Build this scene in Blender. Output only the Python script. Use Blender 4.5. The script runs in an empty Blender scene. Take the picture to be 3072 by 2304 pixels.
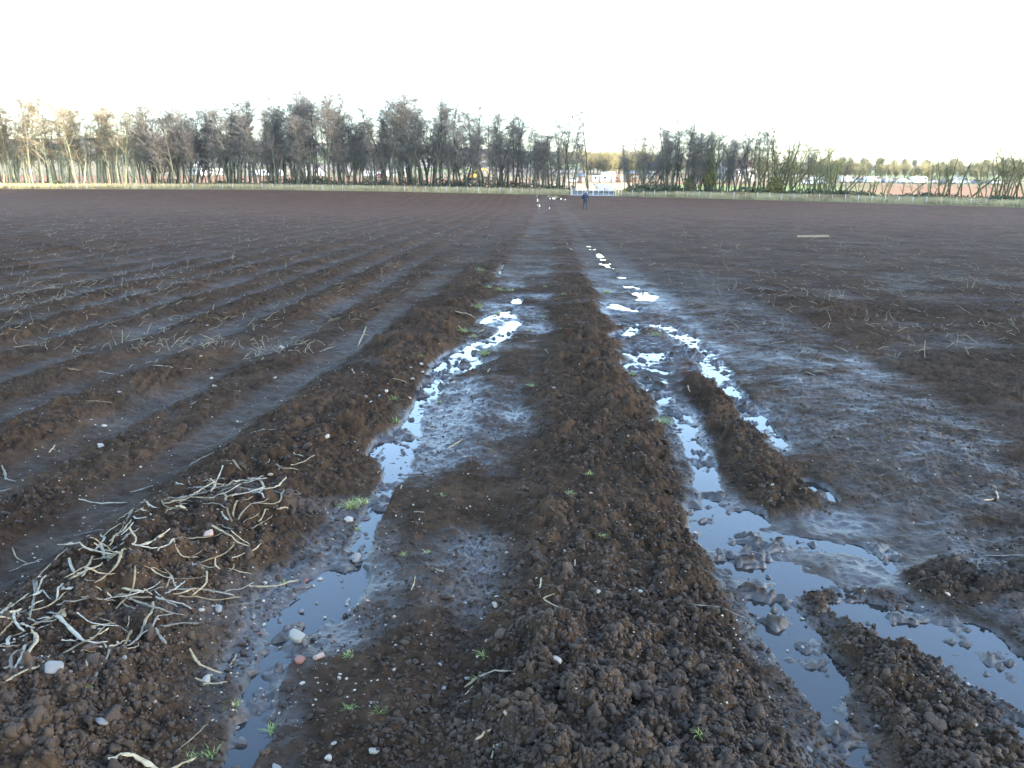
import bpy, bmesh, math, random
import numpy as np
from mathutils import Matrix, Vector

# ------------------------------------------------------------------ camera
scene = bpy.context.scene
H = 1.7
FL = 1024 * 28 / 36
PITCH = math.atan((384 - 181.5) / FL)
ROLL = math.radians(0.6)
cam_d = bpy.data.cameras.new("camera")
cam_d.lens = 28
cam_d.sensor_width = 36
cam_d.clip_start = 0.05
cam_d.clip_end = 9000
cam = bpy.data.objects.new("camera", cam_d)
scene.collection.objects.link(cam)
_r0 = Vector((1, 0, 0)); _u0 = Vector((0, math.sin(PITCH), math.cos(PITCH))); _f = Vector((0, math.cos(PITCH), -math.sin(PITCH)))
_c, _s = math.cos(ROLL), math.sin(ROLL)
_r = _r0 * _c + _u0 * _s; _u = _r0 * -_s + _u0 * _c
M = Matrix.Identity(4)
for i in range(3):
    M[i][0] = _r[i]; M[i][1] = _u[i]; M[i][2] = -_f[i]
M[2][3] = H
cam.matrix_world = M
scene.camera = cam

# ------------------------------------------------------------------ sky, sun, exposure
SUN_AZ = math.radians(110)      # clockwise from +Y
SUN_EL = math.radians(18)
world = bpy.data.worlds.new("World")
scene.world = world
world.use_nodes = True
wn = world.node_tree
for n in list(wn.nodes):
    wn.nodes.remove(n)
w_out = wn.nodes.new("ShaderNodeOutputWorld")
w_bg = wn.nodes.new("ShaderNodeBackground")
w_sky = wn.nodes.new("ShaderNodeTexSky")
w_sky.sky_type = 'NISHITA'
w_sky.sun_disc = False
w_sky.sun_elevation = SUN_EL
w_sky.sun_rotation = SUN_AZ
w_sky.air_density = 1.0
w_sky.dust_density = 0.5
w_sky.ozone_density = 1.9
w_bg.inputs["Strength"].default_value = 0.15
wn.links.new(w_sky.outputs[0], w_bg.inputs[0])
wn.links.new(w_bg.outputs[0], w_out.inputs[0])
sun_d = bpy.data.lights.new("sun", 'SUN')
sun_d.energy = 2.4
sun_d.angle = math.radians(0.5)
sun_d.color = (1.0, 0.93, 0.80)
sun = bpy.data.objects.new("sun", sun_d)
scene.collection.objects.link(sun)
SUN_DIR = Vector((math.sin(SUN_AZ) * math.cos(SUN_EL), math.cos(SUN_AZ) * math.cos(SUN_EL), math.sin(SUN_EL)))
sun.rotation_euler = SUN_DIR.to_track_quat('Z', 'Y').to_euler()
scene.view_settings.view_transform = 'Standard'
scene.view_settings.look = 'None'
scene.view_settings.exposure = 3.05
scene.view_settings.gamma = 1.0
scene.cycles.max_bounces = 6
scene.cycles.diffuse_bounces = 3
scene.cycles.glossy_bounces = 3
scene.cycles.transparent_max_bounces = 4

rng = np.random.default_rng(7)
random.seed(11)
COL = scene.collection

# ------------------------------------------------------------------ helpers
def tag(o, label=None, cat=None, group=None, kind=None):
    if label: o["label"] = label
    if cat: o["category"] = cat
    if group: o["group"] = group
    if kind: o["kind"] = kind
    return o

def mesh_obj(name, V, Fq, mat=None, parent=None, smooth=True, attrs=None, loc=None):
    """V (n,3) float, Fq (m,k) int array with k=3 or 4, or a list of such arrays"""
    me = bpy.data.meshes.new(name)
    V = np.ascontiguousarray(V, dtype=np.float32)
    if not isinstance(Fq, list): Fq = [Fq]
    Fq = [np.ascontiguousarray(f, dtype=np.int32) for f in Fq if len(f)]
    me.vertices.add(len(V)); me.vertices.foreach_set("co", V.ravel())
    nl = sum(f.size for f in Fq); nf = sum(len(f) for f in Fq)
    me.loops.add(nl); me.polygons.add(nf)
    me.loops.foreach_set("vertex_index", np.concatenate([f.ravel() for f in Fq]))
    sizes = np.concatenate([np.full(len(f), f.shape[1], np.int32) for f in Fq])
    starts = np.concatenate([[0], np.cumsum(sizes)[:-1]]).astype(np.int32)
    me.polygons.foreach_set("loop_start", starts)
    me.update(calc_edges=True)
    if smooth: me.polygons.foreach_set("use_smooth", np.ones(nf, bool))
    for k, a in (attrs or {}).items():
        if a.ndim == 1:
            at = me.attributes.new(k, 'FLOAT', 'POINT'); at.data.foreach_set("value", a.astype(np.float32))
        else:
            at = me.attributes.new(k, 'FLOAT_COLOR', 'POINT')
            c = np.ones((len(V), 4), np.float32); c[:, :3] = a; at.data.foreach_set("color", c.ravel())
    if mat: me.materials.append(mat)
    o = bpy.data.objects.new(name, me)
    if parent: o.parent = parent
    if loc is not None: o.location = loc
    COL.objects.link(o)
    return o

def empty(name, loc=(0, 0, 0), rz=0.0):
    o = bpy.data.objects.new(name, None)
    o.empty_display_size = 0.2
    o.location = loc; o.rotation_euler = (0, 0, rz)
    COL.objects.link(o)
    return o

def copy_thing(root):
    c = root.copy(); COL.objects.link(c)
    for ch in root.children:
        d = ch.copy(); COL.objects.link(d); d.parent = c
        for g in ch.children:
            e = g.copy(); COL.objects.link(e); e.parent = d
    return c

class MB:
    """collects primitives into one mesh"""
    def __init__(s): s.V = []; s.F4 = []; s.F3 = []; s.n = 0
    def add(s, V, F):
        V = np.asarray(V, float); F = np.asarray(F, int)
        (s.F4 if F.shape[1] == 4 else s.F3).append(F + s.n); s.V.append(V); s.n += len(V)
    def box(s, c, d, rz=0.0, ry=0.0, taper=1.0):
        x, y, z = [k / 2 for k in d]
        V = np.array([[-x, -y, -z], [x, -y, -z], [x, y, -z], [-x, y, -z], [-x * taper, -y * taper, z], [x * taper, -y * taper, z], [x * taper, y * taper, z], [-x * taper, y * taper, z]])
        if ry:
            a, b = math.cos(ry), math.sin(ry); V = np.stack([V[:, 0] * a + V[:, 2] * b, V[:, 1], -V[:, 0] * b + V[:, 2] * a], 1)
        if rz:
            a, b = math.cos(rz), math.sin(rz); V = np.stack([V[:, 0] * a - V[:, 1] * b, V[:, 0] * b + V[:, 1] * a, V[:, 2]], 1)
        s.add(V + np.array(c), [[0, 3, 2, 1], [4, 5, 6, 7], [0, 1, 5, 4], [1, 2, 6, 5], [2, 3, 7, 6], [3, 0, 4, 7]])
    def tube(s, P, R, n=6, cap=True, flat=1.0):
        V, F = tube_path(P, R, n, flat); s.add(V, F)
        if cap:
            m = len(P)
            for ring, c in ((0, P[0]), (m - 1, P[-1])):
                base = s.n; s.V.append(np.array([c], float)); s.n += 1
                st = base - m * n + ring * n if ring == 0 else base - n - (0)
                if ring == 0: idx = [base - m * n + k for k in range(n)]; s.c0 = base
                else: idx = [s.c0 - n + k for k in range(n)]
                F = [[idx[k], idx[(k + 1) % n], base] for k in range(n)]
                s.F3.append(np.array(F))
    def build(s, name, mat, parent=None, smooth=False, loc=None):
        fs = []
        if s.F4: fs.append(np.concatenate(s.F4))
        if s.F3: fs.append(np.concatenate(s.F3))
        return mesh_obj(name, np.concatenate(s.V), fs, mat, parent, smooth, loc=loc)

def tube_path(P, R, n=6, flat=1.0):
    P = np.asarray(P, float); R = np.asarray(R, float) * np.ones(len(P))
    T = np.gradient(P, axis=0); T /= np.linalg.norm(T, axis=1)[:, None] + 1e-9
    ref = np.array([0, 0, 1.0]) if abs(T[0, 2]) < .9 else np.array([1.0, 0, 0])
    A = np.cross(T, ref); A /= np.linalg.norm(A, axis=1)[:, None] + 1e-9
    B = np.cross(T, A)
    a = np.arange(n) * 2 * math.pi / n
    V = P[:, None] + R[:, None, None] * (A[:, None] * np.cos(a)[None, :, None] + B[:, None] * np.sin(a)[None, :, None] * flat)
    V = V.reshape(-1, 3)
    F = []
    for i in range(len(P) - 1):
        for k in range(n):
            F.append([i * n + k, i * n + (k + 1) % n, (i + 1) * n + (k + 1) % n, (i + 1) * n + k])
    return V, np.array(F)

def segs_mesh(P0, P1, R0, R1, n=3):
    """many tapering n-sided sticks as arrays"""
    P0 = np.asarray(P0); P1 = np.asarray(P1); R0 = np.asarray(R0); R1 = np.asarray(R1)
    T = P1 - P0; T /= np.linalg.norm(T, axis=1)[:, None] + 1e-9
    ref = np.where(np.abs(T[:, 2:3]) < .9, np.array([[0, 0, 1.0]]), np.array([[1.0, 0, 0]]))
    A = np.cross(T, ref); A /= np.linalg.norm(A, axis=1)[:, None] + 1e-9
    B = np.cross(T, A)
    a = np.arange(n) * 2 * math.pi / n
    ring = A[:, None] * np.cos(a)[None, :, None] + B[:, None] * np.sin(a)[None, :, None]
    V = np.concatenate([P0[:, None] + ring * R0[:, None, None], P1[:, None] + ring * R1[:, None, None]], 1)
    m = len(P0); base = (np.arange(m) * 2 * n)[:, None]
    F = np.stack([np.stack([base[:, 0] + k, base[:, 0] + (k + 1) % n, base[:, 0] + n + (k + 1) % n, base[:, 0] + n + k], 1) for k in range(n)], 1).reshape(-1, 4)
    return V.reshape(-1, 3), F

def S(a, b, x):
    t = np.clip((x - a) / (b - a), 0, 1); return t * t * (3 - 2 * t)

# ------------------------------------------------------------------ noise
def h2(ix, iy, seed):
    h = (ix.astype(np.int64) * 374761393 + iy.astype(np.int64) * 668265263 + seed * 2147483647) & 0xFFFFFFFF
    h = ((h ^ (h >> 13)) * 1274126177) & 0xFFFFFFFF
    h = ((h ^ (h >> 16)) * 2246822519) & 0xFFFFFFFF
    h ^= h >> 15
    return (h & 0xFFFFFF).astype(np.float32) / 16777216.0

def vn(x, y, seed=0):
    ix = np.floor(x); iy = np.floor(y); fx = (x - ix).astype(np.float32); fy = (y - iy).astype(np.float32)
    ix = ix.astype(np.int64); iy = iy.astype(np.int64)
    fx = fx * fx * (3 - 2 * fx); fy = fy * fy * (3 - 2 * fy)
    a = h2(ix, iy, seed); b = h2(ix + 1, iy, seed); c = h2(ix, iy + 1, seed); d = h2(ix + 1, iy + 1, seed)
    return ((a * (1 - fx) + b * fx) * (1 - fy) + (c * (1 - fx) + d * fx) * fy) * 2 - 1

def fbm(x, y, seed=0, oct=4, lam=1.0, gain=.5, cs=None):
    """cs = mesh cell size; octaves finer than the mesh are faded out"""
    out = np.zeros(x.shape, np.float32); amp = 1.0
    for o in range(oct):
        w = lam / 2 ** o
        k = vn((x * .8 + y * .6) / w + 17.3 * o, (y * .8 - x * .6) / w + 5.1 * o, seed + o * 31)
        if cs is not None: k = k * S(0.9, 2.5, w / cs)
        out += amp * k; amp *= gain
    return out

def clods(x, y, w, seed, cs, jit=.9):
    """heaped rounded lumps about w across; returns height in metres"""
    X = x / w; Y = y / w
    ix = np.floor(X).astype(np.int64); iy = np.floor(Y).astype(np.int64)
    out = np.zeros(x.shape, np.float32)
    for dx in (-1, 0, 1):
        for dy in (-1, 0, 1):
            jx = ix + dx; jy = iy + dy
            cx = jx + .5 + (h2(jx, jy, seed) - .5) * jit; cy = jy + .5 + (h2(jx, jy, seed + 1) - .5) * jit
            r = .25 + .5 * h2(jx, jy, seed + 2) ** 1.6
            e = .7 + .6 * h2(jx, jy, seed + 3)
            d2 = ((X - cx) * e) ** 2 + ((Y - cy) / e) ** 2
            hh = np.sqrt(np.maximum(0, 1 - d2 / (r * r))) * r * .95
            np.maximum(out, hh.astype(np.float32), out)
    return out * w * S(0.8, 2.2, w / cs)
CAPS=[('A',-0.816,2.006,0.041,-0.813,2.171,0.059),('A',-0.813,2.171,0.059,-0.858,2.411,0.068),('A',-0.858,2.411,0.068,-0.867,2.638,0.052),('A',-0.867,2.638,0.052,-0.84,2.904,0.103),('A',-0.84,2.904,0.103,-0.791,3.057,0.108),('A',-0.791,3.057,0.108,-0.756,3.267,0.073),('A',-0.756,3.267,0.073,-0.736,3.607,0.045),('A',-0.736,3.607,0.045,-0.75,3.951,0.056),('A',-0.75,3.951,0.056,-0.728,4.361,0.067),('A',-0.728,4.361,0.067,-0.705,4.68,0.072),('A',-0.705,4.68,0.072,-0.759,5.244,0.112),('A',-0.759,5.244,0.112,-0.75,5.884,0.064),('A',-0.75,5.884,0.064,-0.719,6.608,0.079),('A',-0.719,6.608,0.079,-0.684,7.318,0.087),('A',-0.684,7.318,0.087,-0.592,8.19,0.112),('A',-0.592,8.19,0.112,-0.401,8.794,0.078),('A',-0.401,8.794,0.078,-0.176,9.301,0.099),('A',-0.176,9.301,0.082,0.016,10.52,0.068),('A',0.016,10.52,0.068,-0.05,11.35,0.04),('A',-0.248,11.247,0.073,-0.416,10.491,0.043),('A',-0.416,10.491,0.043,-0.053,11.816,0.048),('A',0.073,12.227,0.043,0.062,13.172,0.046),('A',-0.518,14.8,0.06,-0.602,15.178,0.044),('A',-0.311,16.04,0.042,-0.298,18.01,0.042),('A',-0.298,18.01,0.042,-0.241,20.101,0.046),('A',-0.912,5.238,0.032,-0.924,4.941,0.021),('B',1.083,2.115,0.036,1.08,2.293,0.047),('B',1.08,2.293,0.047,1.111,2.499,0.075),('B',1.111,2.499,0.075,1.11,2.737,0.072),('B',1.11,2.737,0.072,1.122,3.057,0.089),('B',1.122,3.057,0.089,1.13,3.354,0.119),('B',1.122,3.401,0.131,1.099,3.819,0.133),('B',1.099,3.819,0.133,1.034,4.062,0.077),('B',1.099,3.819,0.109,1.315,4.07,0.077),('B',1.315,4.07,0.077,1.328,3.944,0.05),('B',1.258,3.71,0.106,1.494,3.715,0.059),('B',1.494,3.715,0.059,1.709,3.613,0.069),('B',1.709,3.613,0.069,1.802,3.564,0.08),('B',1.802,3.564,0.08,1.812,3.393,0.055),('B',1.126,4.131,0.065,1.205,4.573,0.071),('B',1.205,4.573,0.071,1.248,5.011,0.068),('B',1.248,5.011,0.068,1.277,5.591,0.069),('B',1.277,5.591,0.069,1.29,6.096,0.067),('B',1.29,6.096,0.067,1.291,6.612,0.088),('B',1.291,6.612,0.088,1.293,7.218,0.078),('B',1.181,9.38,0.084,1.406,9.813,0.076),('B',1.406,9.813,0.076,1.575,10.171,0.061),('B',1.233,8.535,0.061,1.41,8.368,0.115),('B',1.41,8.368,0.115,1.67,8.431,0.101),('B',1.342,7.939,0.095,1.451,7.62,0.092),('B',1.451,7.62,0.092,1.214,7.714,0.056),('B',1.427,12.706,0.075,1.621,12.189,0.094),('B',1.621,12.189,0.094,1.787,11.854,0.077),('B',1.621,20.611,0.072,1.813,20.494,0.06),('B',1.91,29.534,0.043,1.819,25.112,0.044),('B',1.453,10.614,0.05,1.496,10.387,0.043),('C',1.845,4.253,0.027,1.833,4.397,0.041),('C',1.833,4.397,0.041,1.82,4.551,0.034),('C',1.896,5.251,0.049,1.914,5.614,0.035),('C',1.914,5.614,0.035,1.901,5.856,0.054),('C',1.901,5.856,0.054,1.908,6.26,0.088),('C',1.908,6.26,0.088,1.917,6.719,0.061),('C',1.947,7.154,0.1,2.006,7.752,0.094),('C',2.006,7.752,0.094,2.076,8.453,0.117),('C',2.076,8.453,0.117,2.039,8.985,0.081),('C',2.125,9.134,0.071,2.11,9.856,0.106),('C',2.11,9.856,0.106,1.999,10.198,0.11),('C',1.999,10.198,0.11,1.843,10.523,0.088),('C',1.927,6.607,0.072,1.971,7.248,0.088),('C',2.207,13.168,0.078,2.268,14.326,0.093),('C',2.268,14.326,0.093,2.27,15.21,0.099),('C',2.299,16.756,0.079,2.251,17.962,0.084),('C',2.251,17.962,0.084,2.281,19.612,0.069),('C',2.281,19.612,0.069,2.45,22.242,0.078),('C',2.45,22.242,0.078,2.49,24.6,0.057),('C',2.49,24.6,0.057,2.527,27.013,0.055),('C',1.819,7.743,0.07,1.864,7.537,0.046),('D',1.436,3.006,0.078,1.537,2.97,0.078),('D',1.537,2.97,0.078,1.566,2.829,0.102),('D',1.566,2.829,0.102,1.669,2.814,0.13),('D',1.669,2.814,0.13,1.762,2.75,0.136),('D',1.762,2.75,0.136,1.798,2.626,0.122),('D',1.798,2.626,0.122,1.83,2.484,0.092),('D',1.671,2.303,0.023,1.69,2.211,0.038),('D',1.854,3.302,0.015,1.928,3.282,0.011),('E',4.216,155.277,0.181,3.026,96.849,0.112),('E',3.026,96.849,0.112,2.433,73.623,0.064),('E',6.322,143.093,0.761,6.401,121.366,0.718),('E',-1.183,32.102,0.073,-0.837,29.622,0.059)]
STALKS=[('h',5.0,[-184.4,311.7,-183.6,313.9,-180.7,313.5,-177.2,310.6,-169.8,306.5,-163.7,304.2,-159.6,299.1]),('h',5.5,[-170.7,304.5,-168.3,305.7,-163.5,303.8]),('h',5.7,[-178.4,318.4,-175.1,314.5,-173.8,310.6]),('h',5.7,[-177.3,319.7,-173.8,315.8,-172.7,312.4,-168.6,308.7]),('h',5.0,[-186.8,308.2,-178.7,297.1]),('h',6.2,[-176.1,307.6,-175.4,294.0,-176.1,292.5]),('h',2.6,[-174.8,296.4,-171.3,296.0,-170.3,300.0,-169.3,302.9]),('h',3.0,[-176.1,286.5,-174.3,290.6,-171.1,291.4,-165.9,291.2,-159.3,292.1]),('h',6.5,[-168.7,296.5,-169.6,290.0,-172.2,282.6]),('h',2.9,[-167.6,284.1,-165.6,288.2]),('h',4.2,[-165.4,286.0,-161.5,286.0,-157.0,283.6]),('h',6.6,[-165.0,276.7,-161.9,279.9,-157.9,281.8,-155.8,283.3]),('h',5.4,[-155.8,283.3,-151.5,284.1,-147.3,282.7,-141.1,283.2]),('h',2.9,[-146.8,289.3,-141.1,283.9]),('h',7.1,[-155.6,288.8,-151.5,287.7,-145.6,286.0]),('h',4.6,[-157.0,285.4,-155.9,289.5]),('h',4.5,[-138.4,281.1,-132.7,278.4,-126.6,278.9,-123.0,276.5]),('h',8.0,[-174.5,280.4,-169.8,280.1]),('h',3.3,[-151.6,281.2,-145.1,273.3]),('h',2.9,[-150.0,280.9,-142.2,276.8]),('h',2.4,[-146.7,276.0,-142.1,272.1]),('h',2.8,[-150.3,298.1,-147.3,300.5,-143.2,303.9]),('h',3.4,[-148.6,300.1,-137.8,294.8]),('h',4.7,[-177.1,285.7,-176.0,281.0,-173.7,274.8]),('h',6.1,[-185.5,286.6,-184.1,281.6,-183.3,276.7]),('h',4.0,[-194.0,294.0,-188.9,286.6,-180.7,271.3,-176.0,261.6]),('h',4.0,[-192.6,294.0,-188.7,286.6,-184.0,276.7]),('h',3.6,[-191.6,298.7,-189.0,288.8,-185.9,280.8]),('h',2.6,[-189.7,278.6,-188.2,284.4]),('h',2.6,[-183.3,282.7,-177.9,278.5]),('h',4.3,[-197.2,277.1,-193.1,277.9]),('h',4.7,[-194.7,273.0,-191.2,276.2]),('h',3.8,[-179.7,276.4,-181.8,274.6,-182.2,271.2]),('h',3.4,[-188.1,274.5,-181.8,264.1]),('h',5.5,[-190.9,267.1,-188.1,269.1,-183.2,271.2]),('h',6.2,[-189.3,264.5,-184.8,265.9,-183.7,269.2]),('h',5.0,[-185.0,266.6,-181.7,260.9,-174.2,254.9]),('h',4.1,[-181.4,260.3,-181.6,255.4,-181.3,251.8]),('h',4.1,[-187.4,261.4,-184.2,262.7]),('h',2.9,[-170.5,266.9,-168.4,264.3,-173.6,261.7]),('h',6.9,[-167.4,263.7,-158.7,256.4,-149.9,249.5]),('h',5.3,[-178.1,258.8,-172.6,258.3]),('h',4.0,[-178.3,254.2,-173.4,254.6]),('h',2.8,[-174.7,252.5,-171.7,252.9]),('h',5.2,[-178.9,253.6,-172.4,242.8]),('h',6.4,[-171.4,255.0,-169.3,253.8,-165.6,246.9,-163.3,238.7,-158.4,227.4]),('h',4.6,[-165.8,241.9,-167.1,236.5,-165.1,232.3,-160.4,226.4]),('h',4.3,[-167.1,244.1,-162.9,235.0,-160.0,226.4]),('h',4.1,[-162.1,224.4,-161.3,227.4]),('h',4.7,[-157.8,218.8,-156.6,224.1,-154.0,228.0,-153.6,231.0,-154.9,236.4]),('h',6.5,[-168.6,269.5,-163.0,261.9]),('h',3.3,[-171.3,270.8,-164.9,272.3,-159.8,274.4]),('h',2.8,[-170.4,256.8,-168.3,260.5]),('h',3.6,[-131.2,275.0,-133.8,273.6,-134.8,271.2]),('h',5.2,[-137.1,275.6,-135.0,270.2,-135.8,265.0,-134.5,259.3,-134.8,255.7]),('h',3.9,[-127.4,271.7,-129.7,269.0,-132.1,267.3,-131.0,261.9,-133.2,256.3,-133.3,251.0,-135.7,248.6]),('h',4.6,[-130.1,261.3,-123.2,254.1]),('h',3.5,[-117.6,271.2,-121.5,267.2,-125.2,263.9,-128.7,261.9]),('h',4.6,[-137.9,258.7,-136.6,253.2,-135.7,249.2]),('h',2.7,[-149.3,252.1,-147.2,254.2,-145.4,257.9]),('h',2.7,[-151.9,258.4,-149.2,260.3,-144.9,261.0]),('h',3.8,[-144.2,248.4,-139.3,251.4,-138.3,255.0]),('h',3.1,[-157.0,248.5,-151.9,248.0,-147.1,247.8,-141.4,249.1]),('h',2.3,[-147.0,246.4,-141.9,247.1,-138.2,249.1]),('h',2.2,[-154.4,265.9,-148.8,264.1,-143.0,261.0,-138.8,258.6]),('h',4.5,[-139.5,246.3,-137.0,241.3,-137.0,236.0,-136.7,231.3,-135.4,226.4]),('h',2.6,[-141.5,246.8,-138.9,243.5]),('h',2.2,[-145.3,239.0,-141.9,242.3]),('h',2.9,[-141.5,235.3,-138.5,230.3]),('h',2.2,[-133.1,244.4,-131.0,248.7,-132.8,253.3]),('h',2.2,[-142.9,268.1,-141.5,264.2,-142.5,263.6]),('h',3.2,[-179.2,248.4,-172.2,247.3]),('h',2.8,[-177.1,245.0,-172.7,247.6]),('h',2.7,[-175.3,242.2,-168.9,244.0]),('h',5.3,[-133.8,221.6,-132.8,223.5,-132.8,224.5]),('h',4.5,[-185.4,258.3,-183.7,260.2,-182.7,264.7]),('h',3.7,[-186.6,263.3,-180.7,264.1]),('u',4.5,[-191.2,425.9,-179.5,409.0]),('u',4.0,[-186.3,433.6,-179.4,417.4]),('u',5.9,[-311.6,459.0,-305.8,452.4,-299.5,442.7]),('u',4.5,[-299.5,442.7,-294.6,440.5,-289.6,436.6]),('u',3.6,[-216.1,365.3,-208.7,366.7,-202.6,366.3]),('u',6.2,[-189.7,380.1,-183.9,375.5,-176.3,368.7]),('u',3.6,[-190.9,371.8,-186.4,376.0]),('u',5.4,[-185.8,353.5,-186.0,359.4,-186.4,365.6]),('u',3.4,[-192.2,345.5,-191.3,349.7,-186.4,352.9]),('u',4.5,[-185.8,356.2,-181.3,354.1,-176.3,346.9,-169.6,343.5]),('u',5.5,[-183.0,360.6,-173.0,351.2]),('u',3.0,[-191.7,360.4,-186.4,365.0]),('u',3.1,[-180.0,331.5,-179.1,336.8,-178.6,343.8]),('u',4.2,[-177.7,324.6,-175.6,333.0,-176.5,342.8]),('u',3.0,[-173.3,326.5,-173.4,338.9]),('u',5.0,[-171.2,322.9,-171.0,329.4,-169.6,335.1]),('u',3.5,[-180.7,366.3,-175.4,356.4]),('u',3.5,[-173.4,362.0,-168.8,352.3]),('u',2.7,[-148.2,323.5,-144.8,330.0,-141.7,333.9]),('u',2.7,[-148.2,322.6,-145.3,317.3,-140.9,314.4,-136.9,321.5]),('u',3.6,[-196.2,458.4,-192.0,467.1,-185.0,470.0]),('u',4.8,[-174.4,452.1,-171.6,453.5,-154.5,429.3]),('u',4.3,[-167.8,437.1,-167.6,426.7,-167.5,418.9]),('u',3.3,[-172.5,423.2,-170.2,428.3,-162.2,423.5]),('u',5.4,[-149.9,426.1,-147.4,426.7,-141.4,422.4,-134.3,405.6]),('u',5.2,[-125.3,417.4,-127.0,412.6,-127.5,405.2,-132.7,404.1,-135.8,401.9,-138.3,398.4,-140.4,395.8]),('u',4.7,[-136.8,400.4,-142.8,400.7,-148.4,401.1,-152.3,398.5,-153.8,394.5,-154.5,388.6,-155.6,383.0]),('u',5.2,[-152.3,408.7,-156.6,404.4,-158.8,400.3,-158.8,394.3,-162.0,391.3,-165.5,387.4,-171.0,383.5,-175.3,376.0]),('u',4.9,[-175.1,404.4,-169.4,403.0,-164.6,398.1,-160.9,393.3]),('u',4.3,[-173.9,391.5,-168.8,392.1,-166.0,396.1]),('u',5.1,[-175.1,390.9,-176.8,378.7]),('u',4.6,[-173.6,376.1,-168.6,382.6,-164.0,384.6,-156.3,383.0,-151.5,380.3,-145.4,380.9,-141.4,384.8]),('u',4.2,[-174.8,373.4,-170.5,378.9,-166.4,381.7]),('u',4.6,[-165.5,378.6,-160.7,378.7]),('u',4.2,[-177.4,376.9,-172.0,370.8,-166.6,369.2,-159.5,365.1]),('u',4.5,[-168.9,361.9,-168.2,367.4,-166.2,370.1]),('u',7.9,[-166.9,369.2,-159.8,364.2]),('u',3.3,[-151.8,365.3,-147.9,367.5,-143.3,367.2,-140.4,364.7]),('u',5.0,[-150.3,386.9,-146.6,383.2,-142.2,369.9,-137.6,360.6,-132.8,351.8]),('u',4.3,[-133.3,355.8,-135.9,361.5,-136.6,367.4,-135.1,375.3,-132.6,382.7]),('u',4.6,[-130.2,353.5,-132.2,362.4,-130.5,367.6,-128.1,372.9,-124.1,375.6,-119.1,377.6,-118.8,384.9,-121.6,393.4,-122.0,401.3]),('u',2.9,[-129.6,357.5,-126.9,362.6,-125.4,368.6]),('u',2.8,[-125.1,352.8,-122.1,360.2,-119.8,367.0,-118.9,369.6]),('u',8.0,[-116.4,370.5,-115.3,381.3]),('u',3.4,[-126.9,384.7,-124.9,391.4]),('u',3.9,[-138.4,392.0,-132.7,387.4,-129.3,385.6,-126.2,380.1]),('u',2.6,[-130.3,375.5,-124.9,382.9]),('u',3.5,[-137.2,350.1,-129.4,343.3]),('u',4.7,[-141.2,361.4,-134.2,351.8]),('u',5.9,[-138.6,341.6,-134.3,340.2,-129.8,337.3,-123.8,335.3,-119.5,335.4]),('u',3.1,[-129.3,340.3,-119.9,336.8]),('u',3.8,[-133.0,346.3,-133.7,340.2,-136.4,336.4,-141.9,331.9,-145.1,328.3,-148.3,322.7]),('u',2.2,[-140.6,316.8,-137.7,320.9,-135.6,325.7]),('u',2.3,[-141.1,388.1,-142.0,392.8,-137.0,392.0]),('u',3.2,[-165.3,402.1,-160.2,403.3,-156.9,404.4]),('u',4.4,[-130.4,369.3,-132.3,377.2]),('u',3.5,[-133.4,393.1,-134.4,400.0]),('u',3.6,[-163.5,404.2,-162.9,411.5,-159.5,417.0]),('u',3.1,[-169.1,464.5,-164.1,464.7]),('u',2.7,[-162.9,462.1,-155.8,461.0]),('u',2.4,[-120.9,409.6,-118.0,411.2,-115.9,409.2]),('s',7.2,[-116.1,197.0,-111.5,200.9,-106.0,199.2,-100.8,196.8]),('s',4.2,[-100.6,197.6,-93.5,203.8]),('s',2.2,[-99.9,204.6,-95.5,218.8]),('s',3.1,[-83.6,197.9,-76.1,196.7]),('s',2.2,[-101.3,254.6,-101.4,262.6]),('s',5.7,[-173.3,505.9,-170.8,524.4]),('s',4.5,[-298.4,486.6,-304.1,503.6]),('s',2.7,[-108.5,293.3,-104.5,293.3]),('s',4.8,[18.4,298.2,12.4,294.7,24.8,279.0]),('s',4.5,[-15.2,238.4,-6.4,244.5,1.7,240.4]),('s',4.1,[-10.2,207.5,-5.4,210.8]),('s',3.1,[12.3,305.9,13.4,313.2]),('s',4.4,[-51.6,395.6,-45.9,392.9]),('s',4.2,[-33.7,327.7,-29.7,322.8]),('s',2.7,[-4.9,200.9,-4.3,206.2]),('s',3.3,[28.6,324.1,29.4,330.2]),('s',4.1,[-42.0,504.2,-34.2,518.1]),('s',2.2,[-15.6,234.4,-12.4,239.0]),('s',2.8,[42.5,218.2,44.6,217.4]),('s',2.2,[-42.0,306.5,-41.8,319.6]),('s',8.5,[-184.9,994.5,-177.8,927.8,-172.4,869.2]),('s',6.1,[-178.9,939.3,-172.4,942.1]),('s',8.5,[-77.7,1064.0,-62.7,1057.7,-48.1,1054.4]),('s',4.6,[-146.4,708.9,-140.3,689.3]),('s',3.2,[68.5,592.3,72.6,612.2]),('s',5.3,[157.3,690.0,152.9,659.3]),('s',8.5,[-425.5,3566.6,-361.2,3218.8]),('s',5.1,[-42.8,959.6,-35.8,991.2]),('s',8.5,[-524.8,2559.9,-457.1,2505.4]),('s',4.7,[-23.5,739.6,-21.7,758.5])]
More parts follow.
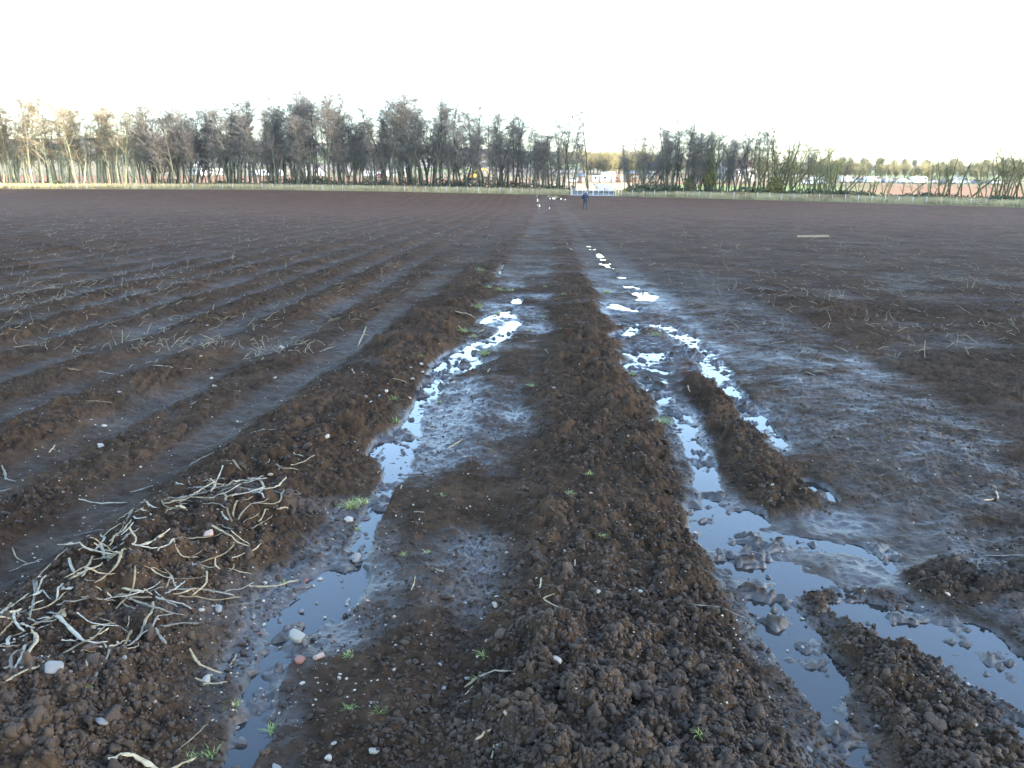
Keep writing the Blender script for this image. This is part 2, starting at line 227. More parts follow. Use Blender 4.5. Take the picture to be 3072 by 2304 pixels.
STONES=[(-0.813,2.723,40,0),(-1.051,2.424,24,0),(-1.393,3.39,31,1),(-0.852,3.897,27,0),(-0.73,3.434,35,2),(-1.477,2.274,32,2),(-1.234,2.088,21,2),(-0.7,2.59,23,1),(-0.766,2.573,23,3),(-1.158,2.854,22,2),(-1.212,2.807,16,0),(-1.368,3.102,21,2),(-1.327,2.422,13,2),(-2.749,5.051,27,0),(-1.749,3.566,15,0),(-0.537,2.101,11,0),(-0.539,2.042,14,0),(-1.388,4.324,18,1),(-1.212,4.986,25,0),(-2.638,3.83,19,0),(-0.855,3.262,14,0),(-0.693,3.063,13,0),(-0.915,3.229,17,3),(-1.036,2.888,16,2),(-0.866,2.973,16,2),(-0.689,2.018,17,2),(-0.882,2.232,10,2),(-1.299,2.141,11,0),(-1.144,2.408,7,0),(-1.602,2.394,17,0),(-0.848,3.867,27,0),(-0.73,3.424,30,2),(-0.062,2.947,16,0),(-0.055,3.029,12,0),(0.537,3.071,16,0),(0.543,3.002,12,0),(0.369,3.007,16,0),(0.256,3.39,17,0),(-0.404,2.06,19,0),(0.165,2.442,20,0),(-0.008,2.145,12,1),(-0.029,2.062,9,0),(0.48,2.024,14,0),(-0.082,2.688,13,1),(-0.109,2.877,10,0),(-0.463,2.863,9,1),(-0.689,3.036,13,0),(-0.594,3.003,11,1),(0.586,2.192,10,0),(0.574,2.585,14,0),(0.282,2.534,11,0),(-0.407,2.48,8,0),(0.005,3.616,10,0),(0.007,3.535,10,0),(-0.018,3.458,10,0),(0.433,4.027,13,1),(0.784,5.101,11,0),(0.591,3.662,9,0),(0.686,3.16,9,0),(-0.008,2.312,11,3),(1.511,4.321,15,0),(1.554,3.171,9,0),(1.888,3.118,14,0),(1.559,3.232,8,0),(1.4,2.642,13,2),(1.406,2.666,9,0),(0.917,2.896,9,0),(0.766,3.171,7,0),(0.587,2.203,10,2),(0.482,2.04,15,2),(0.944,2.142,13,2),(0.817,2.164,10,2),(-0.885,7.545,23,0),(-0.847,7.272,23,0),(-0.892,6.923,21,0),(-0.539,7.049,27,0),(-0.587,7.236,28,2),(-1.02,6.253,19,0),(-1.096,5.987,26,0),(-1.154,6.068,16,2),(-1.068,6.198,16,0),(-1.166,7.074,15,0),(-1.023,6.642,9,0),(-0.845,6.34,17,1),(-0.965,7.373,14,0),(-0.8,7.226,14,0),(-0.804,7.024,14,2),(1.046,5.652,15,0),(-0.078,5.539,13,0),(0.351,6.483,17,2),(-2.955,5.519,22,0),(-2.731,7.016,22,0),(-2.532,6.556,21,0),(-2.06,5.724,16,0),(-3.022,5.525,12,0),(-2.514,8.507,34,0),(-3.049,7.614,16,1),(-2.159,7.042,19,0),(-3.698,5.919,21,2),(-3.189,6.247,18,2),(-3.792,9.749,20,1)]
TUFTS=[(-0.818,4.115,0.034),(-0.871,4.041,0.051),(-0.796,3.797,0.027),(-0.996,3.195,0.024),(-0.917,2.303,0.023),(-0.762,2.222,0.029),(-1.367,2.253,0.012),(-1.433,2.05,0.014),(-0.96,2.048,0.029),(-0.906,2.067,0.029),(-0.515,2.257,0.013),(-0.593,2.608,0.012),(-0.719,3.978,0.018),(-0.505,3.435,0.012),(0.456,4.339,0.03),(0.319,3.964,0.022),(-0.589,2.585,0.011),(-0.516,2.253,0.016),(-0.413,2.229,0.014),(-0.093,2.555,0.008),(0.048,2.321,0.01),(0.131,2.154,0.011),(-0.109,2.432,0.012),(-0.393,3.453,0.008),(-0.396,4.178,0.009),(0.44,3.528,0.014),(0.576,2.073,0.014),(-0.599,9.579,0.051),(-0.46,9.414,0.04),(-0.299,8.285,0.046),(-0.95,6.126,0.035),(-0.857,5.66,0.025),(-0.584,5.648,0.019),(0.179,6.784,0.032),(-0.221,11.413,0.048),(-0.519,11.643,0.069),(-0.04,14.039,0.044),(-0.228,13.901,0.058),(-0.424,14.129,0.044),(-0.724,17.468,0.073),(0.205,9.809,0.029),(0.596,9.772,0.017),(0.423,10.984,0.019),(0.619,5.628,0.034),(1.157,5.757,0.046),(1.765,9.605,0.054),(1.647,13.943,0.065),(1.144,7.351,0.029),(0.403,7.179,0.012),(-0.601,6.296,0.016),(0.058,9.332,0.024),(-0.916,7.814,0.023),(0.381,12.839,0.027),(0.839,13.085,0.033),(0.597,14.604,0.037),(0.773,18.22,0.03),(0.553,32.534,0.054),(1.286,25.652,0.038),(-0.782,14.222,0.03)]
EDGE=[(-0.6279,160,-0.738),(-0.5056,158,-0.568),(-0.3016,154,-0.318),(-0.1392,150,-0.374),(-0.0171,147,-0.499),(0.0562,146,-0.635),(0.187,140,-0.719),(0.405,127,-0.923),(0.6247,113,-1.096)]
# ------------------------------------------------------------------ the lie of the land
E_T = np.array([e[0] for e in EDGE]); E_Y = np.array([e[1] for e in EDGE], float); E_Z = np.array([e[2] for e in EDGE])
def edge_at(t):
    """distance and height of the field's far edge along the line x = t*y"""
    t = np.asarray(t, float)
    return np.interp(t, E_T, E_Y) + np.clip(t - E_T[-1], 0, 1) * -60, np.interp(t, E_T, E_Z)

def field_z(X, Y):
    Yp = np.maximum(Y, 1.0)
    t = np.clip(X / Yp, -.75, .75)
    ye, ze = edge_at(t)
    return -.014 * Y + (ze + .014 * ye) * S(.6, 1.0, Y / ye)

def beyond_z(t, D):
    """height of the land D metres beyond the field edge"""
    ye, ze = edge_at(t)
    side = np.interp(t, [-.7, -.35, -.05, .25, .5, .7], [1.0, 1.05, .95, .62, .60, .64])
    prof = np.interp(D, [0, 10, 22, 60, 120, 180, 300, 600, 1000, 1250, 1700, 2600], [0, .5, -.1, .9, 2.6, 4.6, 9, 25, 48, 58, 52, 36])
    lift = np.where(D > 200, (prof - 5) * side + 5, prof)
    return ze + lift

def land_z(x, y):
    t = x / y; ye, ze = edge_at(t)
    return float(field_z(np.array(x), np.array(y))) if y < ye else float(beyond_z(t, y - ye))

A0 = math.radians(4.4)
SA, CA = math.sin(A0), math.cos(A0)
CAPX = {}
for c in CAPS: CAPX.setdefault(c[0], []).append(c[1:])

def cap_k(X, Y, group=None, grow=1.0):
    """how deep inside a waterlogged hollow: 0 outside, up to 1 in the middle"""
    k = np.zeros(X.shape, np.float32); nzk = fbm(X, Y, 205, 3, .35)
    for g, ls in CAPX.items():
        if group and g != group: continue
        for x0, y0, r0, x1, y1, r1 in ls:
            rm = max(r0, r1) * 2.1 * grow + .05
            m = (X > min(x0, x1) - rm) & (X < max(x0, x1) + rm) & (Y > min(y0, y1) - rm) & (Y < max(y0, y1) + rm)
            if not m.any(): continue
            xs = X[m]; ys = Y[m]
            dx, dy = x1 - x0, y1 - y0; L = dx * dx + dy * dy + 1e-9
            tt = np.clip(((xs - x0) * dx + (ys - y0) * dy) / L, 0, 1)
            d = np.hypot(xs - x0 - tt * dx, ys - y0 - tt * dy); r = (r0 + (r1 - r0) * tt) * grow * (1.12 + .5 * S(5, 9, ys) - .55 * S(13, 20, ys))
            kk = 1 - S(.6, 1.5, d / np.maximum(r, 1e-3) * (1 + .45 * nzk[m]))
            k[m] = np.maximum(k[m], kk)
    return k

PU = np.array([-2.62, -2.45, -2.32, -2.12, -1.85, -1.58, -1.40, -1.24, -.95, -.82, -.62, -.42, -.30, -.12, .18, .48, .68, .85, 1.0, 1.14, 1.3, 1.45, 1.62, 2.2, 2.9, 3.3, 4.2])
PH = np.array([.035, .008, .03, .10, .118, .112, .07, .02, .010, .02, .042, .026, .045, .085, .10, .08, .03, .006, .018, .055, .048, .012, .022, .03, .036, .06, .055])
CU = np.array([-2.45, -2.3, -2.1, -1.5, -1.38, -1.2, -.9, -.8, -.35, -.22, -.05, .58, .72, .98, 1.08, 1.34, 1.5, 3.0, 3.5, 6.0])
CM = np.array([0, .45, 1, 1, .65, .4, .3, .34, .4, .6, 1, 1, .35, .25, .95, .9, .3, .34, .48, .5])

def relief(X, Y, cs):
    """height above the local water level, cloddiness and wetness (metres, 0..1, 0..1)"""
    p = X * SA + Y * CA; q = X * CA - Y * SA
    pf = np.maximum(p - 8, 0)
    c = -.035 * (np.sqrt(pf * pf + 9) - 3)
    wob = .05 * vn(p / 1.7, q * 0 + .5, 3) + .03 * fbm(X, Y, 9, 2, .8)
    u = q - c + wob
    ul = u / (1 + .006 * pf)
    h = np.interp(u, PU, PH); cm = np.interp(u, CU, CM)
    # potato drills to the left
    left = S(-2.5, -2.75, ul)
    ph = (ul + 2.45) / .90
    kf = np.floor(-ph); fr = -ph - kf
    amp = .062 + .022 * (h2(kf.astype(np.int64), kf.astype(np.int64) * 0, 5) * 2 - 1)
    amp = np.where(kf == 0, .045, amp)
    bell = (.5 - .5 * np.cos(2 * math.pi * fr)) ** .75
    asym = .5 - .5 * np.cos(2 * math.pi * np.clip(fr * 1.15, 0, 1))
    hl = .012 + amp * 1.15 * (.6 * bell + .4 * asym) * (.85 + .3 * vn(p / 2.3, kf, 21))
    cl = .30 + .6 * S(.3, .75, bell)
    h = h * (1 - left) + hl * left; cm = cm * (1 - left) + cl * left
    # beyond the wheelings on the right: shallow, rough, no clear drills
    right = S(2.9, 3.6, u)
    hr = .05 + .02 * np.cos(2 * math.pi * u / 1.9) + .022 * fbm(X, Y, 71, 5, 1.1, .6, cs=cs)
    h = h * (1 - right) + hr * right
    soft = fbm(X, Y, 41, 2, 2.2)
    cm = np.clip(cm * (1 + .35 * soft), 0, 1)
    # silted stretches where the crumbs are washed flat
    silt = S(.15, .55, fbm(X * .5 + 3, Y * .5, 55, 3, 1.3)) * S(1.6, 2.0, np.abs(u - .2) + 1.2)
    cm = cm * (1 - .5 * silt * S(-2.3, -2.7, u))
    # the ridge between the ruts is trodden away at the muddy crossing; ridges sink and blur further off
    gap = S(3.2, 3.4, p) * (1 - S(4.05, 4.3, p)) * S(.85, 1.0, u)* (1 - S(1.7, 2.0, u))
    low = S(.95, 1.05, u) * (1 - S(1.45, 1.6, u)) * (1 - S(3.2, 3.8, p))
    h = h * (1 - gap) + .012 * gap - .02 * low; cm = cm * (1 - .85 * gap)
    flat = S(8, 17, p) * (1 - left); h = h * (1 - .68 * flat) + .018 * flat * (1 + fbm(X, Y, 131, 4, 1.6, cs=cs)); cm = cm * (1 - .55 * flat) + .12 * flat
    far = S(22, 70, p); h = h * (1 - .35 * far)
    mid = S(6.6, 7.6, p) * (1 - S(26, 34, p)) * S(.35, .6, u) * (1 - S(1.7, 2.0, u)); h = h * (1 - .6 * mid); cm = cm * (1 - .7 * mid)
    brk = np.clip(1 + (.3 - .24 * left) * fbm(X, Y, 171, 3, .9), .6, 1.4); h = np.where(h > .03, .03 + (h - .03) * brk, h)
    smear = S(.22, .6, fbm(X, Y, 177, 3, .75)); cm = cm * (1 - .4 * smear)
    xr_ = p - (3.38 + .10 * (u - 1.5)); cross = (1 - S(.08, .2, np.abs(xr_ + .04 * vn(u * 4, u * 0, 6)))) * S(1.45, 1.65, u) * (1 - S(2.9, 3.4, u))
    h = h + .038 * cross; cm = np.maximum(cm, .95 * cross)
    k = cap_k(X, Y) * (1 - .8 * cross)
    # tread bars pressed into the wheelings
    bars = np.tanh(2.2 * np.sin(2 * math.pi * (p + .35 * np.abs(u - 2.25) + .05 * fbm(p, u, 8, 3, .45)) / .125)) * (.45 + .75 * vn(p / .11, u / .16, 83))
    bz = S(1.5, 1.75, u) * (1 - S(2.7, 3.2, u)) * (1 - S(11, 16, p)) * S(-.5, .4, fbm(X, Y, 87, 2, 1.6) + .35)
    bars2 = np.sin(2 * math.pi * (p - .5 * np.abs(u - .95)) / .17 + 2 * vn(p * 2, u * 2, 18))
    bz2 = S(.55, .7, u) * (1 - S(1.5, 1.7, u)) * S(6.5, 7.5, p) * (1 - S(10.5, 14, p))
    bars3 = np.sin(2 * math.pi * (p + .4 * np.abs(u + .55)) / .13)
    bz3 = S(-.8, -.7, u) * (1 - S(-.35, -.25, u))
    fadeb = S(2.0, 5.0, .155 / cs)
    h = h + fadeb * (.0095 * bars * bz * (.6 + .5 * vn(X * 5, Y * 5, 77)) + .02 * bars2 * bz2 + .004 * bars3 * bz3)
    # general unevenness
    h = h + .0135 * fbm(X, Y, 1, 4, .7, .6, cs) + .008 * fbm(X, Y, 14, 3, .11, .65, cs) * (1 + cm)
    # hollows that hold water
    edge = .014 * fbm(X, Y, 23, 4, .30, .65, cs) + .009 * fbm(X, Y, 29, 3, .07, .65, cs)
    floor = -.019 - .006 * S(6, 12, p) + edge * (1.25 - .45 * S(6, 12, p)) + .014 * bars2 * bz2 * fadeb
    floor = floor + (.03 * S(.15, .7, fbm(X, Y, 211, 3, .16, .6, cs)) + .02 * S(.2, .6, fbm(X, Y, 219, 2, .05, .6, cs))) * (1 - .5 * S(8, 12, p))
    floor = floor + .045 * S(11, 15, p) * S(.0, .6, fbm(X, Y, 223, 2, .8))
    h = h * (1 - k) + floor * k
    cmk = cm * (1 - .7 * k)
    near = .92 + .15 * S(6, 20, p) * S(2.5, 3.5, np.abs(u))
    strong = S(.3, .8, cmk)
    spot = S(-.25, .45, fbm(X, Y, 61, 2, .5)) * (1 - .7 * left); spot2 = S(-.5, .3, fbm(X, Y, 67, 3, .38))
    lump = (clods(X + .03 * vn(X * 9, Y * 9, 2), Y, .17, 101, cs) * .7 * strong * spot
            + clods(X, Y + .01 * vn(X * 20, Y * 20, 4), .085, 111, cs) * .66 * (.1 + .9 * strong) * (cmk > .02) * (.3 + .7 * spot2)
            + clods(X, Y, .042, 121, cs) * .75 * (.16 + .84 * S(.1, .6, cmk))
            + clods(X, Y, .020, 131, cs) * .7 * (.25 + .75 * S(.05, .5, cmk)) * (1 - .6 * k))
    h = h + lump * near * (1 - .55 * k) - .012 * strong
    # wet where low and smooth
    wet = np.clip(1.0 - S(.0, .06, h) * .9 - .75 * cmk + .5 * fbm(X, Y, 91, 5, .7, .65), 0, 1) * (1 - .72 * S(-2.2, -2.35, u))
    wet = np.maximum(wet, S(.02, .5, k) * (1 - S(.012, .05, h)))
    tw = S(1.5, 1.8, u) * (1 - S(2.9, 3.3, u)) * (1 - S(9, 22, p))
    wet = np.clip(np.maximum(wet * (1 - .6 * S(1.5, 2, u)), tw * (.36 - .2 * bars * fadeb + .3 * fbm(X, Y, 97, 4, .22)) + .1 * vn(X * 2, Y * 2, 5) * tw), 0, 1)
    farw = 1 - .85 * S(9, 24, p)
    return h.astype(np.float32), cmk.astype(np.float32), (wet * farw).astype(np.float32)

def surf(x, y, cs=.006):
    x = np.atleast_1d(np.asarray(x, float)); y = np.atleast_1d(np.asarray(y, float))
    h, _, _ = relief(x, y, np.full(x.shape, cs)); return field_z(x, y) + h

# ------------------------------------------------------------------ materials
def mat_new(name):
    m = bpy.data.materials.new(name); m.use_nodes = True
    nt = m.node_tree
    return m, nt, nt.nodes["Principled BSDF"]

def nd(nt, t, **kw):
    n = nt.nodes.new(t)
    for k, v in kw.items():
        if k in n.inputs: n.inputs[k].default_value = v
        else: setattr(n, k, v)
    return n

def ramp(nt, src, stops):
    r = nt.nodes.new("ShaderNodeValToRGB")
    while len(r.color_ramp.elements) < len(stops): r.color_ramp.elements.new(.5)
    for e, (p, c) in zip(r.color_ramp.elements, stops): e.position = p; e.color = (*c, 1) if len(c) == 3 else c
    nt.links.new(src, r.inputs[0]); return r.outputs[0]

def simple(name, col, rough=.6, var=.25, scale=8.0, metal=0.0, bump=0.0, spec=.5, coord="Object", obj_rand=0.0):
    m, nt, b = mat_new(name)
    tc = nd(nt, "ShaderNodeTexCoord")
    n = nd(nt, "ShaderNodeTexNoise", Scale=scale, Detail=5.0, Roughness=.6)
    nt.links.new(tc.outputs[coord], n.inputs["Vector"])
    lo = tuple(c * (1 - var) for c in col); hi = tuple(min(1, c * (1 + var)) for c in col)
    out = ramp(nt, n.outputs[0], [(.3, lo), (.7, hi)])
    if obj_rand:
        oi = nd(nt, "ShaderNodeObjectInfo"); hs = nd(nt, "ShaderNodeHueSaturation")
        mr = nd(nt, "ShaderNodeMapRange"); mr.inputs[3].default_value = 1 - obj_rand; mr.inputs[4].default_value = 1 + obj_rand
        nt.links.new(oi.outputs["Random"], mr.inputs[0]); nt.links.new(mr.outputs[0], hs.inputs["Value"]); nt.links.new(out, hs.inputs["Color"]); out = hs.outputs[0]
    nt.links.new(out, b.inputs["Base Color"])
    b.inputs["Roughness"].default_value = rough; b.inputs["Metallic"].default_value = metal
    b.inputs["Specular IOR Level"].default_value = spec
    if bump:
        bp = nd(nt, "ShaderNodeBump", Strength=bump, Distance=.01); nt.links.new(n.outputs[0], bp.inputs["Height"]); nt.links.new(bp.outputs[0], b.inputs["Normal"])
    return m

def soil_material(name, use_attr=True, tint=1.0):
    m, nt, b = mat_new(name); L = nt.links.new
    tc = nd(nt, "ShaderNodeTexCoord")
    n1 = nd(nt, "ShaderNodeTexNoise", Scale=.45, Detail=6.0, Roughness=.6)
    n2 = nd(nt, "ShaderNodeTexNoise", Scale=14.0, Detail=8.0, Roughness=.7)
    n3 = nd(nt, "ShaderNodeTexNoise", Scale=120.0, Detail=6.0, Roughness=.75)
    for n in (n1, n2, n3): L(tc.outputs["Object"], n.inputs["Vector"])
    a = ramp(nt, n1.outputs[0], [(.3, (.040 * tint, .0265 * tint, .0172 * tint)), (.7, (.061 * tint, .0395 * tint, .025 * tint))])
    c2 = ramp(nt, n2.outputs[0], [(.32, (.45, .43, .42)), (.55, (.95, .94, .92)), (.75, (1.4, 1.32, 1.24))])
    mx = nd(nt, "ShaderNodeMix", data_type='RGBA', blend_type='MULTIPLY'); mx.inputs[0].default_value = .8
    L(a, mx.inputs[6]); L(c2, mx.inputs[7])
    out = mx.outputs[2]
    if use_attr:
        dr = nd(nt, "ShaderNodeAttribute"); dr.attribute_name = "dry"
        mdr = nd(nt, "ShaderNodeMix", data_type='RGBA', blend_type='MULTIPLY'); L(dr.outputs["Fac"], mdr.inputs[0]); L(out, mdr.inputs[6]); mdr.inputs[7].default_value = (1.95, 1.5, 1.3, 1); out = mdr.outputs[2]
    n4 = nd(nt, "ShaderNodeTexNoise", Scale=2.2, Detail=9.0, Roughness=.75); L(tc.outputs["Object"], n4.inputs["Vector"])
    c4 = ramp(nt, n4.outputs[0], [(.36, (.6, .58, .57)), (.5, (1, 1, 1)), (.64, (1.5, 1.42, 1.34))])
    m4 = nd(nt, "ShaderNodeMix", data_type='RGBA', blend_type='MULTIPLY'); m4.inputs[0].default_value = .75; L(out, m4.inputs[6]); L(c4, m4.inputs[7]); out = m4.outputs[2]
    # pale grit specks
    vo = nd(nt, "ShaderNodeTexVoronoi", Scale=95.0); L(tc.outputs["Object"], vo.inputs["Vector"])
    sp = nd(nt, "ShaderNodeMath", operation='LESS_THAN'); sp.inputs[1].default_value = .16; L(vo.outputs["Distance"], sp.inputs[0])
    sc = nd(nt, "ShaderNodeSeparateColor"); L(vo.outputs["Color"], sc.inputs[0])
    pick = nd(nt, "ShaderNodeMath", operation='GREATER_THAN'); pick.inputs[1].default_value = .93; L(sc.outputs[0], pick.inputs[0])
    mu = nd(nt, "ShaderNodeMath", operation='MULTIPLY'); L(sp.outputs[0], mu.inputs[0]); L(pick.outputs[0], mu.inputs[1])
    mg = nd(nt, "ShaderNodeMix", data_type='RGBA'); L(mu.outputs[0], mg.inputs[0]); L(out, mg.inputs[6]); mg.inputs[7].default_value = (.22, .17, .13, 1)
    out = mg.outputs[2]
    if use_attr:
        at = nd(nt, "ShaderNodeAttribute"); at.attribute_name = "wet"
        wn_ = nd(nt, "ShaderNodeMath", operation='MULTIPLY_ADD'); wn_.inputs[1].default_value = .5; L(n2.outputs[0], wn_.inputs[0])
        off = nd(nt, "ShaderNodeMath", operation='SUBTRACT'); off.inputs[1].default_value = .25; L(at.outputs["Fac"], off.inputs[0]); L(off.outputs[0], wn_.inputs[2])
        rr = nd(nt, "ShaderNodeMapRange"); L(wn_.outputs[0], rr.inputs[0]); rr.inputs[1].default_value = .2; rr.inputs[2].default_value = 1.0; rr.inputs[3].default_value = .86; rr.inputs[4].default_value = .30
        L(rr.outputs[0], b.inputs["Roughness"])
        dk = nd(nt, "ShaderNodeMapRange"); L(at.outputs["Fac"], dk.inputs[0]); dk.inputs[3].default_value = 1.0; dk.inputs[4].default_value = .8
        md = nd(nt, "ShaderNodeMix", data_type='RGBA', blend_type='MULTIPLY'); md.inputs[0].default_value = 1; L(out, md.inputs[6]); L(dk.outputs[0], md.inputs[7]); out = md.outputs[2]
        sp2 = nd(nt, "ShaderNodeMapRange"); L(at.outputs["Fac"], sp2.inputs[0]); sp2.inputs[3].default_value = .02; sp2.inputs[4].default_value = .75
        L(sp2.outputs[0], b.inputs["Specular IOR Level"])
        bs = nd(nt, "ShaderNodeMapRange"); L(at.outputs["Fac"], bs.inputs[0]); bs.inputs[3].default_value = .85; bs.inputs[4].default_value = .7
    else:
        b.inputs["Roughness"].default_value = .8; b.inputs["Specular IOR Level"].default_value = .3
    L(out, b.inputs["Base Color"])
    bp = nd(nt, "ShaderNodeBump", Distance=.014, Strength=.9)
    if use_attr: L(bs.outputs[0], bp.inputs["Strength"])
    L(n2.outputs[0], bp.inputs["Height"])
    bp2 = nd(nt, "ShaderNodeBump", Distance=.003, Strength=.6)
    L(n3.outputs[0], bp2.inputs["Height"]); L(bp.outputs[0], bp2.inputs["Normal"]); L(bp2.outputs[0], b.inputs["Normal"])
    return m

M_SOIL = soil_material("soil")
M_CLOD = soil_material("clod_soil", False, 1.1)
def water_material():
    m, nt, b = mat_new("muddy_water")
    b.inputs["Base Color"].default_value = (.022, .020, .018, 1)
    b.inputs["Roughness"].default_value = .025; b.inputs["IOR"].default_value = 1.333; b.inputs["Specular IOR Level"].default_value = 1.0
    tc = nd(nt, "ShaderNodeTexCoord"); n = nd(nt, "ShaderNodeTexNoise", Scale=6.0, Detail=3.0)
    nt.links.new(tc.outputs["Object"], n.inputs["Vector"])
    bp = nd(nt, "ShaderNodeBump", Distance=.004, Strength=.12); nt.links.new(n.outputs[0], bp.inputs["Height"]); nt.links.new(bp.outputs[0], b.inputs["Normal"])
    return m
M_WATER = water_material()

# ------------------------------------------------------------------ ploughed field (fine near the path, coarser far off)
NC, NR = 1500, 1700
ts = .78 * np.linspace(-1, 1, NC)          # x/y of each column: even on the ground at every distance
fr = np.linspace(0, 1, NR)
# rows thin out with distance so that neighbouring rows stay about as far apart as the eye can tell
dd = np.interp(fr, [0, .70, 1], [0, .86, 1.0])
Y0 = 1.6
row_y = 1.0 / (1 / Y0 - (1 / Y0 - 1 / 170.0) * dd)
T, R_ = np.meshgrid(ts, row_y)
ye, _ = edge_at(T * 1.015)
Yg = Y0 + (R_ - Y0) / (170 - Y0) * (ye - Y0)
Xg = T * (Yg + 2.2)            # apex behind the viewer, so the near ground is modelled well out to both sides
cellx = (ts[1] - ts[0]) * (Yg + 2.2)
celly = np.gradient(Yg, axis=0)
cs = np.maximum(cellx, celly * .38)
hh, cmm, wet = relief(Xg.ravel(), Yg.ravel(), cs.ravel())
Zb = field_z(Xg.ravel(), Yg.ravel())
edge_fade = 1 - S(.985, 1.0, (Yg / ye).ravel())
V = np.stack([Xg.ravel(), Yg.ravel(), Zb + hh * edge_fade], 1)
idx = np.arange(NR * NC).reshape(NR, NC)
quads = np.stack([idx[:-1, :-1], idx[:-1, 1:], idx[1:, 1:], idx[1:, :-1]], -1).reshape(-1, 4)
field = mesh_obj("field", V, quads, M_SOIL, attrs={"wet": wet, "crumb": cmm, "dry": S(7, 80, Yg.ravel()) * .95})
tag(field, "wet ploughed brown field of ridges, ruts and mud", kind="structure")

# water lying in the ruts
hq = hh.reshape(NR, NC)
WN = {'A': "muddy puddle strung along the left rut beside the central ridge", 'B': "puddle filling the middle right rut and its wide muddy crossing",
      'C': "narrow broken puddle along the outer right rut", 'D': "broad bluish puddle in the near right corner", 'E': "small shallow pools far down the track near the gate"}
for g in CAPX:
    kg = cap_k(Xg.ravel(), Yg.ravel(), g, 1.05).reshape(NR, NC)
    m = (kg > .03) & (hq < .0)
    cm_ = m[:-1, :-1] | m[:-1, 1:] | m[1:, 1:] | m[1:, :-1]
    qs = quads.reshape(NR - 1, NC - 1, 4)[cm_]
    if not len(qs): continue
    used, inv = np.unique(qs.ravel(), return_inverse=True)
    Vw = V[used].copy(); Vw[:, 2] = Zb[used] - .0015
    tag(mesh_obj("puddle_water", Vw, inv.reshape(-1, 4), M_WATER), WN[g], kind="structure")

# rough ground around and behind the modelled stretch
gx, gy = np.meshgrid(np.linspace(-260, 260, 131), np.linspace(-160, 110, 91))
Vs = np.stack([gx.ravel(), gy.ravel(), field_z(gx.ravel(), gy.ravel()) - .07], 1)
ix = np.arange(131 * 91).reshape(91, 131)
tag(mesh_obj("field_ground", Vs, np.stack([ix[:-1, :-1], ix[:-1, 1:], ix[1:, 1:], ix[1:, :-1]], -1).reshape(-1, 4), M_CLOD), "bare brown soil of the field all around", kind="structure")

# ------------------------------------------------------------------ loose crumbs of soil lying on the ridges
def ico(sub):
    bm = bmesh.new(); bmesh.ops.create_icosphere(bm, subdivisions=sub, radius=1.0)
    v = np.array([list(x.co) for x in bm.verts]); f = np.array([[k.index for k in x.verts] for x in bm.faces]); bm.free(); return v, f

def lumpy(sub, seed, amt=.35, sq=(1, 1, 1), cuts=3, rough=0.0):
    v, f = ico(sub); r = np.random.default_rng(seed)
    d = np.zeros(len(v))
    for k in range(7):
        a = r.normal(size=3); a /= np.linalg.norm(a); d += amt * .35 * np.sin(v @ a * r.uniform(1.5, 5) + r.uniform(0, 6))
    v = v * (1 + d)[:, None]
    if sub > 1 and rough:
        for k in range(26):
            a = r.normal(size=3); a /= np.linalg.norm(a); d += rough * np.abs(np.sin(v @ a * r.uniform(5, 13) + r.uniform(0, 6))) - rough * .6
        v = ico(sub)[0] * (1 + d)[:, None]
    for k in range(cuts):
        a = r.normal(size=3); a /= np.linalg.norm(a); h = r.uniform(.62, .85); s = v @ a
        v = v - np.maximum(s - h, 0)[:, None] * a * .85
    return v * np.array(sq), f

def scatter_mesh(name, X, Y, Z, size, variants, mat, tilt=True, seed=1):
    r = np.random.default_rng(seed); n = len(X); Vs = []; Fs = []; base = 0
    which = r.integers(0, len(variants), n)
    for k, (v, f) in enumerate(variants):
        i = np.where(which == k)[0]
        if not len(i): continue
        a, b, c = r.uniform(0, 2 * math.pi, (3, len(i)))
        if not tilt: b = r.normal(0, .25, len(i)); c = r.normal(0, .25, len(i))
        ca, sa, cb, sb, cc, sc = np.cos(a), np.sin(a), np.cos(b), np.sin(b), np.cos(c), np.sin(c)
        Rm = np.empty((len(i), 3, 3))
        Rm[:, 0] = np.stack([ca * cb, ca * sb * sc - sa * cc, ca * sb * cc + sa * sc], 1)
        Rm[:, 1] = np.stack([sa * cb, sa * sb * sc + ca * cc, sa * sb * cc - ca * sc], 1)
        Rm[:, 2] = np.stack([-sb, cb * sc, cb * cc], 1)
        sc3 = size[i][:, None, None] * r.uniform(.75, 1.25, (len(i), 1, 3))
        W = np.einsum('nij,nvj->nvi', Rm, v[None] * sc3) + np.stack([X[i], Y[i], Z[i]], 1)[:, None]
        Vs.append(W.reshape(-1, 3)); Fs.append((f[None] + (base + np.arange(len(i)) * len(v))[:, None, None]).reshape(-1, f.shape[1])); base += len(i) * len(v)
    return mesh_obj(name, np.concatenate(Vs), np.concatenate(Fs), mat)

def sample_near(n, y0, y1, seed, power=1.0, tmax=.95):
    """points on the field, thinning with distance"""
    r = np.random.default_rng(seed); w = r.uniform(0, 1, n)
    y = 1 / (1 / y0 + (1 / y1 - 1 / y0) * w) if power == 1 else y0 * (y1 / y0) ** w
    return r.uniform(-tmax, tmax, n) * y, y, r

